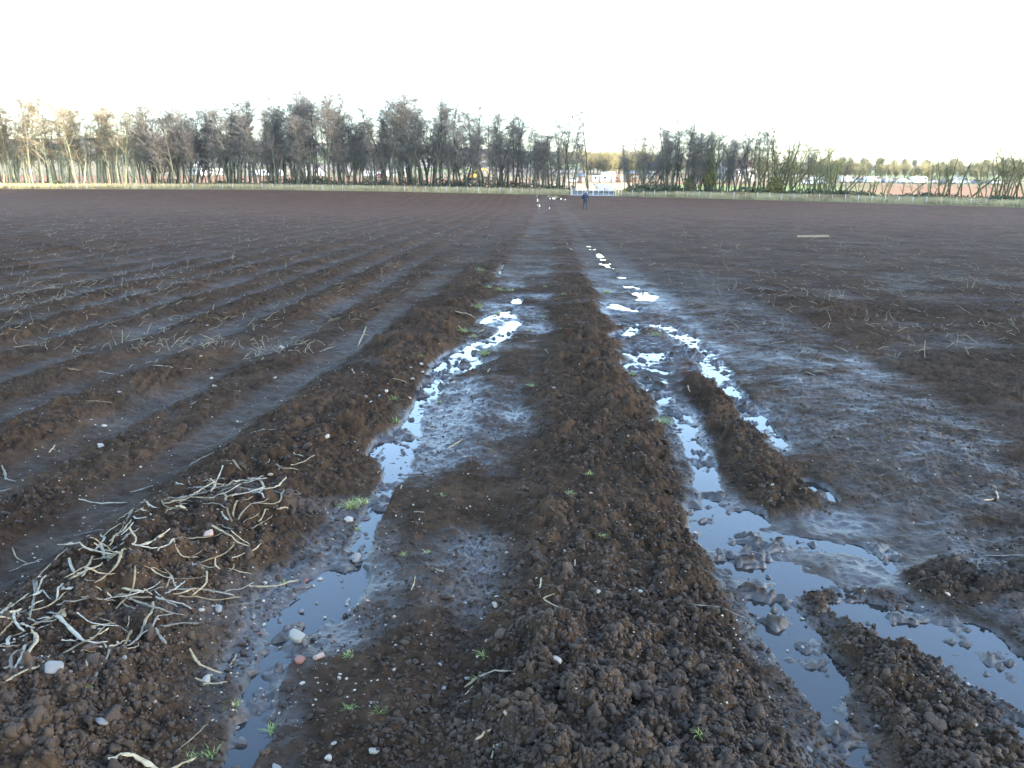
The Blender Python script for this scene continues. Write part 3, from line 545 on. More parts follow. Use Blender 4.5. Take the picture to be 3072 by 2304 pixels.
def make_crumbs(n, y0, y1, smin, smax, sub, seed, thr):
    X, Y, r = sample_near(n, y0, y1, seed, 1.0, .8)
    h, cm, w = relief(X, Y, np.full(n, .006))
    keep = r.uniform(0, 1, n) < np.clip((cm - thr) / (1 - thr), 0, 1) ** .8
    X, Y, h = X[keep], Y[keep], h[keep]
    s = smin * (smax / smin) ** (r.uniform(0, 1, len(X)) ** 2.2)
    Z = field_z(X, Y) + h + s * .25
    return X, Y, Z, s
vs1 = [lumpy(1, k, .5, (1, 1, .85), 2) for k in range(8)]
vs2 = [lumpy(2, 30 + k, .7, (1, .95, .85), 3, .035) for k in range(8)]
vs3 = [lumpy(3, 60 + k, .6, (1, .95, .8), 2, .03) for k in range(8)]
X, Y, Z, s = make_crumbs(80000, 1.9, 16, .004, .013, 1, 3, .12)
tag(scatter_mesh("soil_crumbs", X, Y, Z, s, vs1, M_CLOD, seed=4), "fine crumbs of brown soil on the ridges", kind="stuff")
X, Y, Z, s = make_crumbs(14000, 1.9, 14, .008, .017, 2, 5, .3)
tag(scatter_mesh("soil_clods", X, Y, Z, s, vs2, M_CLOD, seed=6), "rounded clods of brown soil heaped on the ridges", kind="stuff")
X, Y, Z, s = make_crumbs(900, 1.9, 10, .014, .031, 2, 15, .5)
tag(scatter_mesh("soil_lumps", X, Y, Z - s * .25, s, vs3, M_CLOD, seed=16), "bigger knobbly lumps of brown soil on the ridges", kind="stuff")
# ------------------------------------------------------------------ unseen cloudlike sun blocker, added behind the viewer's right shoulder to shade the field
cv, cf = ico(5)
n_h = Vector((math.cos(SUN_AZ) * -1, math.sin(SUN_AZ), 0)); v_up = SUN_DIR.cross(n_h); v_up = v_up if v_up.z > 0 else -v_up
sgn = np.sign(cv); cs_ = sgn * np.abs(cv) ** .55
r_ = np.random.default_rng(2); dlt = np.zeros(len(cv))
for k in range(14):
    a = r_.normal(size=3); a /= np.linalg.norm(a); dlt += .02 * np.sin(cv @ a * r_.uniform(5, 16) + r_.uniform(0, 6))
cs_ = cs_ * (1 + dlt)[:, None]
cu0, cu1, cv0, cv1 = -75, 171, -75, 41
CP = (np.array(n_h)[None] * ((cu0 + cu1) / 2 + cs_[:, 0:1] * (cu1 - cu0) / 2) + np.array(v_up)[None] * ((cv0 + cv1) / 2 + cs_[:, 1:2] * (cv1 - cv0) / 2)
      + np.array(SUN_DIR)[None] * (1500 + cs_[:, 2:3] * 30))
M_BLOCKER = simple("blocker_white", (.8, .8, .82), .9, .04, .01)
tag(mesh_obj("shade_blocker", CP, cf, M_BLOCKER), "unseen cloudlike blocker added to shade the field", kind="structure")

# ------------------------------------------------------------------ land beyond the field
nt_, nd_ = 420, 170
tt = np.tan(np.radians(47)) * np.linspace(-1, 1, nt_)
Dl = np.concatenate([np.linspace(-1.5, 30, 45), np.geomspace(31, 2600, nd_ - 45)])
TT, DD = np.meshgrid(tt, Dl)
yeL, zeL = edge_at(TT)
YL = yeL + DD; XL = TT * YL
ZL = beyond_z(TT, np.maximum(DD, 0)) + .05 * np.clip(1 + DD / 1.5, 0, 1) - .3 * (DD < -1) + .06 * fbm(XL, YL, 7, 3, 4.0) * (DD > 1)
ZL = ZL + S(250, 600, DD) * (DD * .006) * fbm(XL, YL, 17, 3, 420.0)
# colours of what grows or lies there: verge, shaded litter, red earth, meadow, fields, woods
colr = np.zeros((nd_, nt_, 3)); colr[:] = (.17, .14, .06)
def zone(mask, c, soft=None):
    m = (mask if soft is None else mask)[..., None].astype(float); colr[:] = colr * (1 - m) + np.array(c) * m
nz = fbm(XL, YL, 33, 3, 9.0)
nzb = fbm(XL, YL, 35, 3, 90.0)
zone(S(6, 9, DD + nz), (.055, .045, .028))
redb = S(26, 31, DD + 2 * nz) * (1 - S(.30, .34, TT + .02 * nz) * (1 - S(.40, .47, TT + .03 * nz)))
zone(S(24, 28, DD + 2 * nz), (.18, .16, .05))
zone(redb, (.24, .11, .045))
zone(S(.18, .2, TT) * (1 - S(.36, .42, TT)) * S(24, 28, DD) * (1 - S(95, 110, DD)), (.15, .18, .035))
gate_t = S(.0, .03, TT) * (1 - S(.14, .17, TT))
zone(gate_t * (1 - S(12, 20, DD)), (.075, .055, .04))
zone(gate_t * S(22, 30, DD) * (1 - S(110, 120, DD)), (.36, .25, .14))
zone(S(118, 135, DD + 4 * nz), (.21, .155, .075))
patch = vn(XL / 120 + .3, YL / 190, 71)
zone(S(180, 220, DD) * S(-.1, 0, patch), (.30, .22, .18))
zone(S(180, 220, DD) * S(.35, .4, patch), (.20, .22, .09))
wood = S(760, 800, DD + 60 * nzb) * S(-.35, -.25, vn(XL / 330, YL / 250, 19) + .25)
zone(wood * S(-.15, .1, vn(XL / 140, YL / 160, 29)), (.07, .085, .06))
zone(S(330, 350, DD + 30 * nzb) * (1 - S(390, 410, DD + 30 * nzb)) * S(.0, .1, vn(XL / 90, YL / 90, 88)), (.05, .06, .03))
def land_material():
    m, nt, b = mat_new("land"); L = nt.links.new
    at = nd(nt, "ShaderNodeAttribute"); at.attribute_name = "ground_col"
    tc = nd(nt, "ShaderNodeTexCoord"); n = nd(nt, "ShaderNodeTexNoise", Scale=.6, Detail=8.0, Roughness=.7); L(tc.outputs["Object"], n.inputs["Vector"])
    r = ramp(nt, n.outputs[0], [(.3, (.6, .6, .6)), (.7, (1.35, 1.35, 1.35))])
    mx = nd(nt, "ShaderNodeMix", data_type='RGBA', blend_type='MULTIPLY'); mx.inputs[0].default_value = 1; L(at.outputs["Color"], mx.inputs[6]); L(r, mx.inputs[7]); L(mx.outputs[2], b.inputs["Base Color"])
    b.inputs["Roughness"].default_value = .9; b.inputs["Specular IOR Level"].default_value = .2
    return m
ixl = np.arange(nd_ * nt_).reshape(nd_, nt_)
land = mesh_obj("hills", np.stack([XL.ravel(), YL.ravel(), ZL.ravel()], 1), np.stack([ixl[:-1, :-1], ixl[:-1, 1:], ixl[1:, 1:], ixl[1:, :-1]], -1).reshape(-1, 4), land_material(), attrs={"ground_col": colr.reshape(-1, 3)})
tag(land, "verge, red earth works, meadow and wooded hills beyond the tree belt", kind="structure")

def on_land(px, D):
    """ground point D metres past the field edge on the line of sight through a column of the photograph"""
    return ray_t(px), D
def ray_t(px, row=185):
    x = px - 512; y = 384 - row
    xr = x * _c - y * _s; yr = x * _s + y * _c
    return xr / (FL * math.cos(PITCH) + yr * math.sin(PITCH))
def spot(px, D):
    t = ray_t(px); ye_, _ = edge_at(t); Y = float(ye_) + D; return t * Y, Y, float(beyond_z(t, max(D, 0)))
def width_at(px_w, Y): return px_w * Y / FL

# ------------------------------------------------------------------ verge grass, bracken, undergrowth
def blades(n, Xf, Yf, Zf, hgt, wid, seed, lean=.35):
    r = np.random.default_rng(seed); a = r.uniform(0, 2 * math.pi, n); b = r.uniform(0, 2 * math.pi, n)
    hh_ = hgt * r.uniform(.5, 1.2, n); w_ = wid * r.uniform(.6, 1.3, n)
    dx, dy = np.cos(a) * w_, np.sin(a) * w_
    lx, ly = np.cos(b) * hh_ * lean * r.uniform(0, 1, n), np.sin(b) * hh_ * lean * r.uniform(0, 1, n)
    P = np.stack([np.stack([Xf - dx, Yf - dy, Zf], 1), np.stack([Xf + dx, Yf + dy, Zf], 1), np.stack([Xf + lx, Yf + ly, Zf + hh_], 1)], 1).reshape(-1, 3)
    return P, np.arange(3 * n).reshape(-1, 3)
def strip_points(n, px0, px1, D0, D1, seed):
    r = np.random.default_rng(seed); t = r.uniform(ray_t(px0), ray_t(px1), n); D = r.uniform(D0, D1, n)
    ye_, _ = edge_at(t); Y = ye_ + D; return t * Y, Y, beyond_z(t, np.maximum(D, 0)), r
M_STRAW = simple("dead_grass", (.34, .28, .14), .8, .4, .35, obj_rand=0)
M_BRACKEN = simple("dead_bracken", (.22, .105, .05), .85, .4, .8)
M_BRAMBLE = simple("undergrowth_leaf", (.05, .058, .022), .7, .5, .5)
Xs, Ys, Zs, r = strip_points(100000, -60, 1084, .2, 8.0, 5)
kg_ = (Xs / Ys < ray_t(569)) | (Xs / Ys > ray_t(617)); Xs, Ys, Zs = Xs[kg_], Ys[kg_], Zs[kg_]
P, Fg = blades(len(Xs), Xs, Ys, Zs - .03, .8, .055, 6)
tag(mesh_obj("verge_grass", P, Fg, M_STRAW, smooth=False), "pale dead grass on the verge along the far field edge", kind="stuff")
Vb, Fb = [], []; nb = 0
for (a0, a1, cnt, hg) in ((372, 432, 9000, .8), (725, 850, 15000, .85), (640, 690, 2500, .6), (500, 530, 1500, .5)):
    Xs, Ys, Zs, r = strip_points(cnt, a0, a1, 1.5, 7.0, a0)
    hm = hg * (.6 + .5 * fbm(Xs, Ys, 5, 2, 3.0))
    P, Fg = blades(cnt, Xs, Ys, Zs - .03, np.clip(hm, .2, 2), .07, a1, .5); Vb.append(P); Fb.append(Fg + nb); nb += len(P)
tag(mesh_obj("dead_bracken", np.concatenate(Vb), np.concatenate(Fb), M_BRACKEN, smooth=False), "rusty dead bracken along the fence", kind="stuff")

def leaf_cloud(C, Rr, n, size, seed, shell=.55):
    """n little leaf quads through an uneven ellipsoid"""
    r = np.random.default_rng(seed); d = r.normal(size=(n, 3)); d /= np.linalg.norm(d, axis=1)[:, None]
    rad = shell + (1 - shell) * r.uniform(0, 1, n) ** .6
    lob = 1 + .25 * np.sin(d @ np.array([3.1, 1.2, 2.0]) * 2 + seed) + .2 * np.sin(d @ np.array([-1, 4.0, 1.5]) * 2.3 + seed * 2)
    P = np.array(C) + d * (rad * lob)[:, None] * np.array(Rr)
    return quads_at(P, size, r)
def quads_at(P, size, r):
    n = len(P); a = r.normal(size=(n, 3)); a /= np.linalg.norm(a, axis=1)[:, None]; b = np.cross(a, r.normal(size=(n, 3))); b /= np.linalg.norm(b, axis=1)[:, None]
    s = size * r.uniform(.5, 1.3, (n, 1)); a = a * s; b = b * s * .6
    V_ = np.stack([P - a, P - b, P + a, P + b], 1).reshape(-1, 3); return V_, np.arange(4 * n).reshape(-1, 4)

Xs, Ys, Zs, r = strip_points(70000, -60, 1084, 8.5, 21, 15)
tcol = Xs / Ys
open_gap = (tcol > ray_t(575)) & (tcol < ray_t(628))
hmax = .7 + 1.6 * np.clip(fbm(Xs, Ys, 3, 3, 5.0) + .25, 0, 1.2)
hmax = np.where(open_gap, .25, hmax) * np.where(tcol < -.42, .5, 1) * np.where(tcol > .25, .6, 1)
P, Fg = quads_at(np.stack([Xs, Ys, Zs + r.uniform(0, 1, len(Xs)) ** 1.3 * hmax], 1), .22, r)
tag(mesh_obj("undergrowth", P, Fg, M_BRAMBLE, smooth=False), "dark brambles and litter under the belt of trees", kind="stuff")

# ------------------------------------------------------------------ bare trees
def bark(name, lo, hi, tip):
    m, nt, b = mat_new(name); L = nt.links.new
    tc = nd(nt, "ShaderNodeTexCoord"); n = nd(nt, "ShaderNodeTexNoise", Scale=1.6, Detail=6.0); L(tc.outputs["Object"], n.inputs["Vector"])
    c = ramp(nt, n.outputs[0], [(.35, lo), (.65, hi)])
    oi = nd(nt, "ShaderNodeObjectInfo"); hs = nd(nt, "ShaderNodeHueSaturation"); mr = nd(nt, "ShaderNodeMapRange"); mr.inputs[3].default_value = .7; mr.inputs[4].default_value = 1.35
    L(oi.outputs["Random"], mr.inputs[0]); L(mr.outputs[0], hs.inputs["Value"]); L(c, hs.inputs["Color"]); L(hs.outputs[0], b.inputs["Base Color"])
    b.inputs["Roughness"].default_value = .85; b.inputs["Specular IOR Level"].default_value = .25
    return m
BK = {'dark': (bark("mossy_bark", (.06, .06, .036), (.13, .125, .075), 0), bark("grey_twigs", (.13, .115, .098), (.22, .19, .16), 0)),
      'light': (bark("pale_bark", (.20, .20, .11), (.34, .33, .2), 0), bark("russet_twigs", (.24, .185, .11), (.36, .28, .17), 0)),  # paler bark and twigs used at the left end of the belt
      'green': (bark("lit_green_bark", (.08, .085, .035), (.15, .15, .06), 0), bark("lit_olive_twigs", (.17, .16, .07), (.27, .25, .11), 0))}  # lightened yellow-green: brightness painted into right-hand trees that get no sun

def tree_arrays(seed, Ht, stems, lean=0.0, low=.3, dens=1.0, spread=.3, twr=.0135):
    r = random.Random(seed); tr = []; cr = []
    def step(p, d, l): return (p[0] + d[0] * l, p[1] + d[1] * l, p[2] + d[2] * l)
    def norm(d):
        m = math.sqrt(d[0] ** 2 + d[1] ** 2 + d[2] ** 2) + 1e-9; return (d[0] / m, d[1] / m, d[2] / m)
    def grow(p, d, length, rad, n, up, wob, out, endr):
        pts = [(p, rad, d)]; l = length / n
        for i in range(n):
            d = norm((d[0] + r.gauss(0, wob) + lean * .04, d[1] + r.gauss(0, wob), d[2] + up + r.gauss(0, wob * .6)))
            q = step(p, d, l); r1 = rad * (1 - (i + 1) / n) + endr * (i + 1) / n
            r0 = rad * (1 - i / n) + endr * i / n
            out.append((p, q, r0, r1)); p = q; pts.append((p, r1, d))
        return pts
    def at(pts, t):
        f = t * (len(pts) - 1); i = min(int(f), len(pts) - 2); a, b = pts[i], pts[i + 1]; k = f - i
        return tuple(a[0][j] * (1 - k) + b[0][j] * k for j in range(3)), a[1] * (1 - k) + b[1] * k, b[2]
    for s in range(stems):
        az = r.uniform(0, 6.28); tilt = (spread * r.uniform(.3, 1)) if stems > 1 else .06
        hs = Ht * (1 if s == 0 else r.uniform(.62, .98)); rad = hs * .0122 * r.uniform(.8, 1.25)
        base = (math.cos(az) * .28 * (stems > 1), math.sin(az) * .28 * (stems > 1), -.15)
        pts = grow(base, norm((math.cos(az) * tilt, math.sin(az) * tilt, 1)), hs, rad, 9, .06, .07, tr, .02)
        nl = int(18 * dens)
        for k in range(nl):
            t = low + (1 - low) * ((k + r.random()) / nl) ** .75; t = min(t, .985)
            p, rr, d = at(pts, t); a2 = r.uniform(0, 6.28); o = r.uniform(.45, 1.0)
            L = hs * (.115 + .13 * (1 - t)) * r.uniform(.7, 1.3)
            dl = norm((d[0] + math.cos(a2) * o, d[1] + math.sin(a2) * o, d[2] + .15))
            lp = grow(p, dl, L, max(rr * .5, .02), 4, .10, .15, tr if L > hs * .2 else cr, .014)
            for m in range(int(7 * dens)):
                t2 = .25 + .75 * r.random(); p2, r2, d2 = at(lp, t2); a3 = r.uniform(0, 6.28)
                d3 = norm((d2[0] * .6 + math.cos(a3) * .8, d2[1] * .6 + math.sin(a3) * .8, d2[2] * .5 + r.uniform(-.4, .6)))
                L2 = L * r.uniform(.4, .8)
                sp = grow(p2, d3, L2, max(r2 * .6, twr), 2, .1, .15, cr, twr * .8)
                for w in range(4):
                    p3, r3, d4 = at(sp, .3 + .7 * r.random()); a4 = r.uniform(0, 6.28)
                    d5 = norm((d4[0] * .5 + math.cos(a4) * .9, d4[1] * .5 + math.sin(a4) * .9, d4[2] * .5 + r.uniform(-.5, .5)))
                    grow(p3, d5, L2 * r.uniform(.35, .7) + .15, twr * .85, 1, .05, .1, cr, twr * .45)
        # shoots low on the stem
        for k in range(int(5 * dens)):
            p, rr, d = at(pts, r.uniform(.03, low + .1)); a2 = r.uniform(0, 6.28)
            grow(p, norm((math.cos(a2), math.sin(a2), .8)), hs * r.uniform(.06, .16), .02, 3, .12, .15, cr, .01)
    out = []
    for seg, n in ((tr, 5), (cr, 3)):
        A = np.array([x[0] for x in seg]); B = np.array([x[1] for x in seg]); out.append(segs_mesh(A, B, np.array([x[2] for x in seg]), np.array([x[3] for x in seg]), n))
    return out

TREES = {}
def tree_proto(key, seed, Ht, stems, tone, **kw):
    (v1, f1), (v2, f2) = tree_arrays(seed, Ht, stems, **kw)
    TREES.setdefault(key, []).append((mesh_obj("trunk", v1, f1, BK[tone][0]).data, mesh_obj("crown", v2, f2, BK[tone][1]).data, float(np.percentile(v2[:, 2], 99.3))))
    for o in list(COL.objects)[-2:]: bpy.data.objects.remove(o)
for i in range(7): tree_proto('dark', 100 + i, 10, (1, 2, 3, 2, 4, 1, 3)[i], 'dark', dens=1.12, low=(.2, .15, .22, .3, .15, .32, .22)[i], spread=.16)
for i in range(4): tree_proto('light', 200 + i, 10, (1, 2, 3, 2)[i], 'light', dens=.85, low=.22, spread=.15)
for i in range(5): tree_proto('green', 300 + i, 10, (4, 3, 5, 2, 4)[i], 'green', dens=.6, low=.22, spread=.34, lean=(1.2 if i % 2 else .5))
tree_proto('spare', 401, 10, 1, 'dark', dens=.85, low=.3, twr=.02)
tree_proto('spare', 402, 10, 2, 'dark', dens=.75, low=.3, spread=.45, twr=.02)
def place_tree(key, k, px, D, top_row, label, group, sq=1.0, cat="tree"):
    x, y, z = spot(px, D)
    # height wanted so that the crown ends where it does in the scene
    hy = 181.5 + (px - 512) * math.tan(ROLL)
    ht = H + (hy - top_row) / FL * y * 1.02 - z
    tm, cm_, h0 = TREES[key][k % len(TREES[key])]
    e = empty("bare_tree", (x, y, z), random.uniform(0, 6.28) if key != 'green' else random.uniform(-.5, .5))
    s = ht / h0; w = s * sq
    e.scale = (w, w, s)
    for nm, me in (("trunk", tm), ("crown", cm_)):
        o = bpy.data.objects.new(nm, me); o.parent = e; COL.objects.link(o)
    tag(e, label, cat, group); return e

SKY = [(-40, 106), (0, 105), (35, 103), (60, 106), (95, 106), (110, 112), (140, 110), (160, 118), (185, 108), (205, 118), (230, 107), (255, 112), (268, 112), (285, 103), (300, 101), (322, 107), (335, 99), (345, 104), (358, 124), (375, 131), (388, 104), (400, 110), (412, 103), (430, 99), (445, 108), (465, 112), (478, 106), (495, 115), (515, 126), (530, 129), (545, 134), (555, 121), (568, 119), (575, 121), (585, 146)]
SKR = [(624, 158), (632, 142), (645, 140), (655, 131), (668, 123), (680, 128), (690, 127), (715, 133), (735, 137), (750, 135), (768, 127), (780, 128), (790, 136), (805, 145), (822, 150), (835, 148), (850, 163)]
ORD = ["first", "second", "third", "fourth", "fifth", "sixth", "seventh", "eighth", "ninth", "tenth", "eleventh", "twelfth", "thirteenth", "fourteenth", "fifteenth", "sixteenth", "seventeenth", "eighteenth", "nineteenth", "twentieth"]
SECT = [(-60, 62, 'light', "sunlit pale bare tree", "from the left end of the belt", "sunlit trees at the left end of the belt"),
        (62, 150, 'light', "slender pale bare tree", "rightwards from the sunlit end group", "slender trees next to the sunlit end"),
        (150, 240, 'dark', "dark bare tree", "before the white gabled house", "dark trees before the white gabled house"),
        (240, 358, 'dark', "tall dark bare tree", "of those before the low white sheds", "tall dark trees before the low white sheds"),
        (358, 450, 'dark', "tall grey bare tree", "right of the dip in the treetops", "tall trees right of the dip in the treetops"),
        (450, 590, 'dark', "dense dark bare tree", "in the clump nearest the gate", "dense clump of bare trees left of the gate")]
r = random.Random(5); cnt = {}
px = -36.0; n = 0
while px < 574:
    sec = next(s for s in SECT if s[0] <= px < s[1])
    top = float(np.interp(px, [a for a, b in SKY], [b for a, b in SKY]))
    for row in (0, 1):
        q = px + (0 if row == 0 else r.uniform(3, 7))
        if q > 578 or (q > 566 and row): continue
        D = r.uniform(8.0, 11.5) if row == 0 else r.uniform(13, 19)
        tp = top - 5 + (abs(r.gauss(0, 3.5)) if row == 0 else 5 + abs(r.gauss(0, 6)))
        if r.random() < .22: tp += r.uniform(8, 22)
        c = cnt[(sec[5], row)] = cnt.get((sec[5], row), 0) + 1
        label = f"{sec[3]}, {'front' if row == 0 else 'back'} row, {ORD[(c - 1) % 20]} {sec[4]}"
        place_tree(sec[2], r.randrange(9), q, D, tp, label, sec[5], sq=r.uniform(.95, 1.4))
    px += r.uniform(5.6, 8.6)
place_tree('spare', 0, 575, 9, 113, "thin straight bare tree, the last one before the gap above the gate", "lone trees over the gate", sq=.8)
place_tree('spare', 1, 590, 9.5, 113, "forked bare tree leaning right above the gate", "lone trees over the gate", sq=1.0)
place_tree('spare', 0, 625, 9, 146, "thin bare pole of a tree standing right of the gate gap", "lone trees over the gate", sq=.6)
px = 631.0; cnt = {}
while px < 850:
    top = float(np.interp(px, [a for a, b in SKR], [b for a, b in SKR]))
    g = ("bare trees behind the bush right of the gate", "behind the bush right of the gate") if px < 700 else (("bare trees before the white house on the right", "before the red roofed white house") if px < 765 else ("thin bare trees at the right end of the clump", "at the thinning end of the clump"))
    for row in (0, 1):
        q = px + (0 if row == 0 else r.uniform(2, 5)); c = cnt[(g[0], row)] = cnt.get((g[0], row), 0) + 1
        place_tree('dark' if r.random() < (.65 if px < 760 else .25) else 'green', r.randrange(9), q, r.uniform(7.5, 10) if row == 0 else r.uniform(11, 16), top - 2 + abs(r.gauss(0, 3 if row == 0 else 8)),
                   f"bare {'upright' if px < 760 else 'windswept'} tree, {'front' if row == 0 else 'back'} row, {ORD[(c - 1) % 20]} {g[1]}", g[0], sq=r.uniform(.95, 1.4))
    px += r.uniform(6.5, 9.5)
c = 0
for q, tp in ((862, 162), (873, 160), (886, 165), (905, 163), (918, 172), (932, 157), (943, 153), (954, 152), (966, 151), (978, 158), (990, 149), (1001, 145), (1010, 143), (1020, 139), (1033, 141), (1045, 146)):
    c += 1
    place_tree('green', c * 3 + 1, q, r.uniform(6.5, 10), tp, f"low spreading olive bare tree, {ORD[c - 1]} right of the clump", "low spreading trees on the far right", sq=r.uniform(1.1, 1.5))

# bushes
M_BUSH = simple("bush_leaf", (.075, .085, .035), .65, .45, .9)
M_IVY = simple("yellow_green_leaf", (.17, .15, .03), .7, .4, 1.0)
def bush(px, D, wpx, hpx, label, mat=M_BUSH, n=5200, group=None, lift=0.0):
    x, y, z = spot(px, D); rx = width_at(wpx / 2, y); rz = width_at(hpx / 2, y)
    Vs, Fs = leaf_cloud((0, 0, rz * .75 + lift), (rx, rx * .8, rz * 1.05), n, .15, int(px), .35)
    k = Vs.reshape(-1, 4, 3); keep = k[:, :, 2].min(1) > 0; k = k[keep]
    e = empty("bush", (x, y, z))
    mesh_obj("foliage", k.reshape(-1, 3), np.arange(4 * len(k)).reshape(-1, 4), mat, e, smooth=False)
    rr = np.random.default_rng(int(px)); m = 16; az = rr.uniform(0, 6.28, m); el = rr.uniform(.5, 1.2, m)
    tip = np.stack([np.cos(az) * np.cos(el) * rx, np.sin(az) * np.cos(el) * rx, np.sin(el) * (rz * 1.5 + lift)], 1)
    v, f = segs_mesh(np.zeros((m, 3)), tip, np.full(m, .05), np.full(m, .015), 5); mesh_obj("stem", v, f, BK['dark'][0], e)
    tag(e, label, "bush", group)
bush(648, 5.5, 30, 11.5, "large rounded dark green bush just right of the gate")
bush(629, 5, 14, 6.5, "small scrubby bush between the gate post and the big bush", M_IVY, 1800)
bush(668, 6.5, 16, 8, "dark ivy clad bush behind the fence, right of the big bush", M_BRAMBLE, 2600)
bush(710, 9, 15, 13, "orange brown leafy bush hanging among trunks left of the white house", M_IVY, 2600, lift=2.0)
bush(775, 9, 16, 16, "yellowish ivy bush among the trees right of the white house", M_IVY, 3200, lift=.8)
bush(690, 9, 12, 16, "yellow green ivy covered bush between the two pale trunks", M_IVY, 2200, lift=.6)
bush(842, 8, 12, 9, "dark scrub at the foot of the last windswept trees", M_BRAMBLE, 1600)
bush(1005, 6, 24, 9, "low dark green bush at the far right end", M_BUSH, 2600)
bush(60, 7, 12, 6, "low dark bush at the foot of the sunlit trees", M_BUSH, 1600)

# far woods and hedges: one mass
def wood_mass(name, rows, mat, label, seed, twig=.05):
    rr = np.random.default_rng(seed); Vs, Fs, b = [], [], 0
    for (p0, p1, D, h0, n) in rows:
        for k in range(n):
            x, y, z = spot(rr.uniform(p0, p1), D * rr.uniform(.93, 1.1)); h_ = h0 * rr.uniform(.65, 1.15); m = 150
            c = np.array([x, y, z]); d = rr.normal(size=(m, 3)); d /= np.linalg.norm(d, axis=1)[:, None]
            st = c + np.array([0, 0, h_ * .35]) + rr.normal(0, .06, (m, 3)) * h_; tip = c + np.array([0, 0, h_ * .58]) + d * np.array([.34, .34, .42]) * h_ * rr.uniform(.5, 1, (m, 1))
            v, f = segs_mesh(np.concatenate([st, c[None]]), np.concatenate([tip, (c + np.array([0, 0, h_ * .7]))[None]]), np.append(np.full(m, twig * 1.6), .25), np.append(np.full(m, twig * .5), .08), 3)
            Vs.append(v); Fs.append(f + b); b += len(v)
    tag(mesh_obj(name, np.concatenate(Vs), np.concatenate(Fs), mat, smooth=False), label, kind="stuff")
M_FARW = simple("far_twigs", (.2, .165, .07), .85, .4, .08)
M_FARD = simple("far_dark_trees", (.06, .075, .045), .85, .4, .05)
wood_mass("far_woodland", [(583, 640, 215, 11, 60), (560, 660, 330, 13, 40), (640, 770, 260, 8, 40), (765, 1040, 190, 7, 80), (820, 1040, 330, 9, 60)], M_FARW, "pale sunlit bare woodland far behind the gate and the right side", 3)
wood_mass("far_tree_line", [(-40, 560, 300, 8, 70), (-40, 560, 420, 10, 90), (560, 1040, 520, 11, 60)], M_FARD, "dark distant tree line on the slope behind the buildings", 4, .12)
# ------------------------------------------------------------------ buildings and vehicles beyond the trees
def pmat(name, c, rough=.5, var=.06, **k): return simple(name, c, rough, var, 1.5, **k)
M_WHITE = pmat("white_render", (.78, .77, .73)); M_ROOFR = pmat("red_tiles", (.30, .17, .12), .8, .2); M_SLATE = pmat("grey_slate", (.13, .135, .15), .7, .15)
M_GLASS = simple("window_glass", (.03, .035, .04), .1, .1); M_BROWN = pmat("brown_timber", (.26, .15, .09), .8, .2); M_TYRE = pmat("tyre_rubber", (.02, .02, .02), .8)
M_VWHITE = pmat("white_paint", (.78, .78, .77), .3); M_VRED = pmat("red_paint", (.28, .07, .05), .4); M_VBLUE = pmat("blue_paint", (.10, .13, .2), .3)
M_VGREY = pmat("grey_paint", (.28, .29, .30), .35); M_YEL = pmat("yellow_paint", (.75, .42, .02), .4); M_STEEL = simple("galvanised_steel", (.62, .64, .65), .5, .1, 6.0, metal=.1)
M_POST = simple("pale_timber", (.46, .37, .2), .8, .2, 5.0); M_POSTG = simple("weathered_timber", (.44, .43, .40), .85, .25, 6.0); M_WIRE = simple("fence_wire", (.3, .3, .3), .5, .1, 5.0, metal=.6)

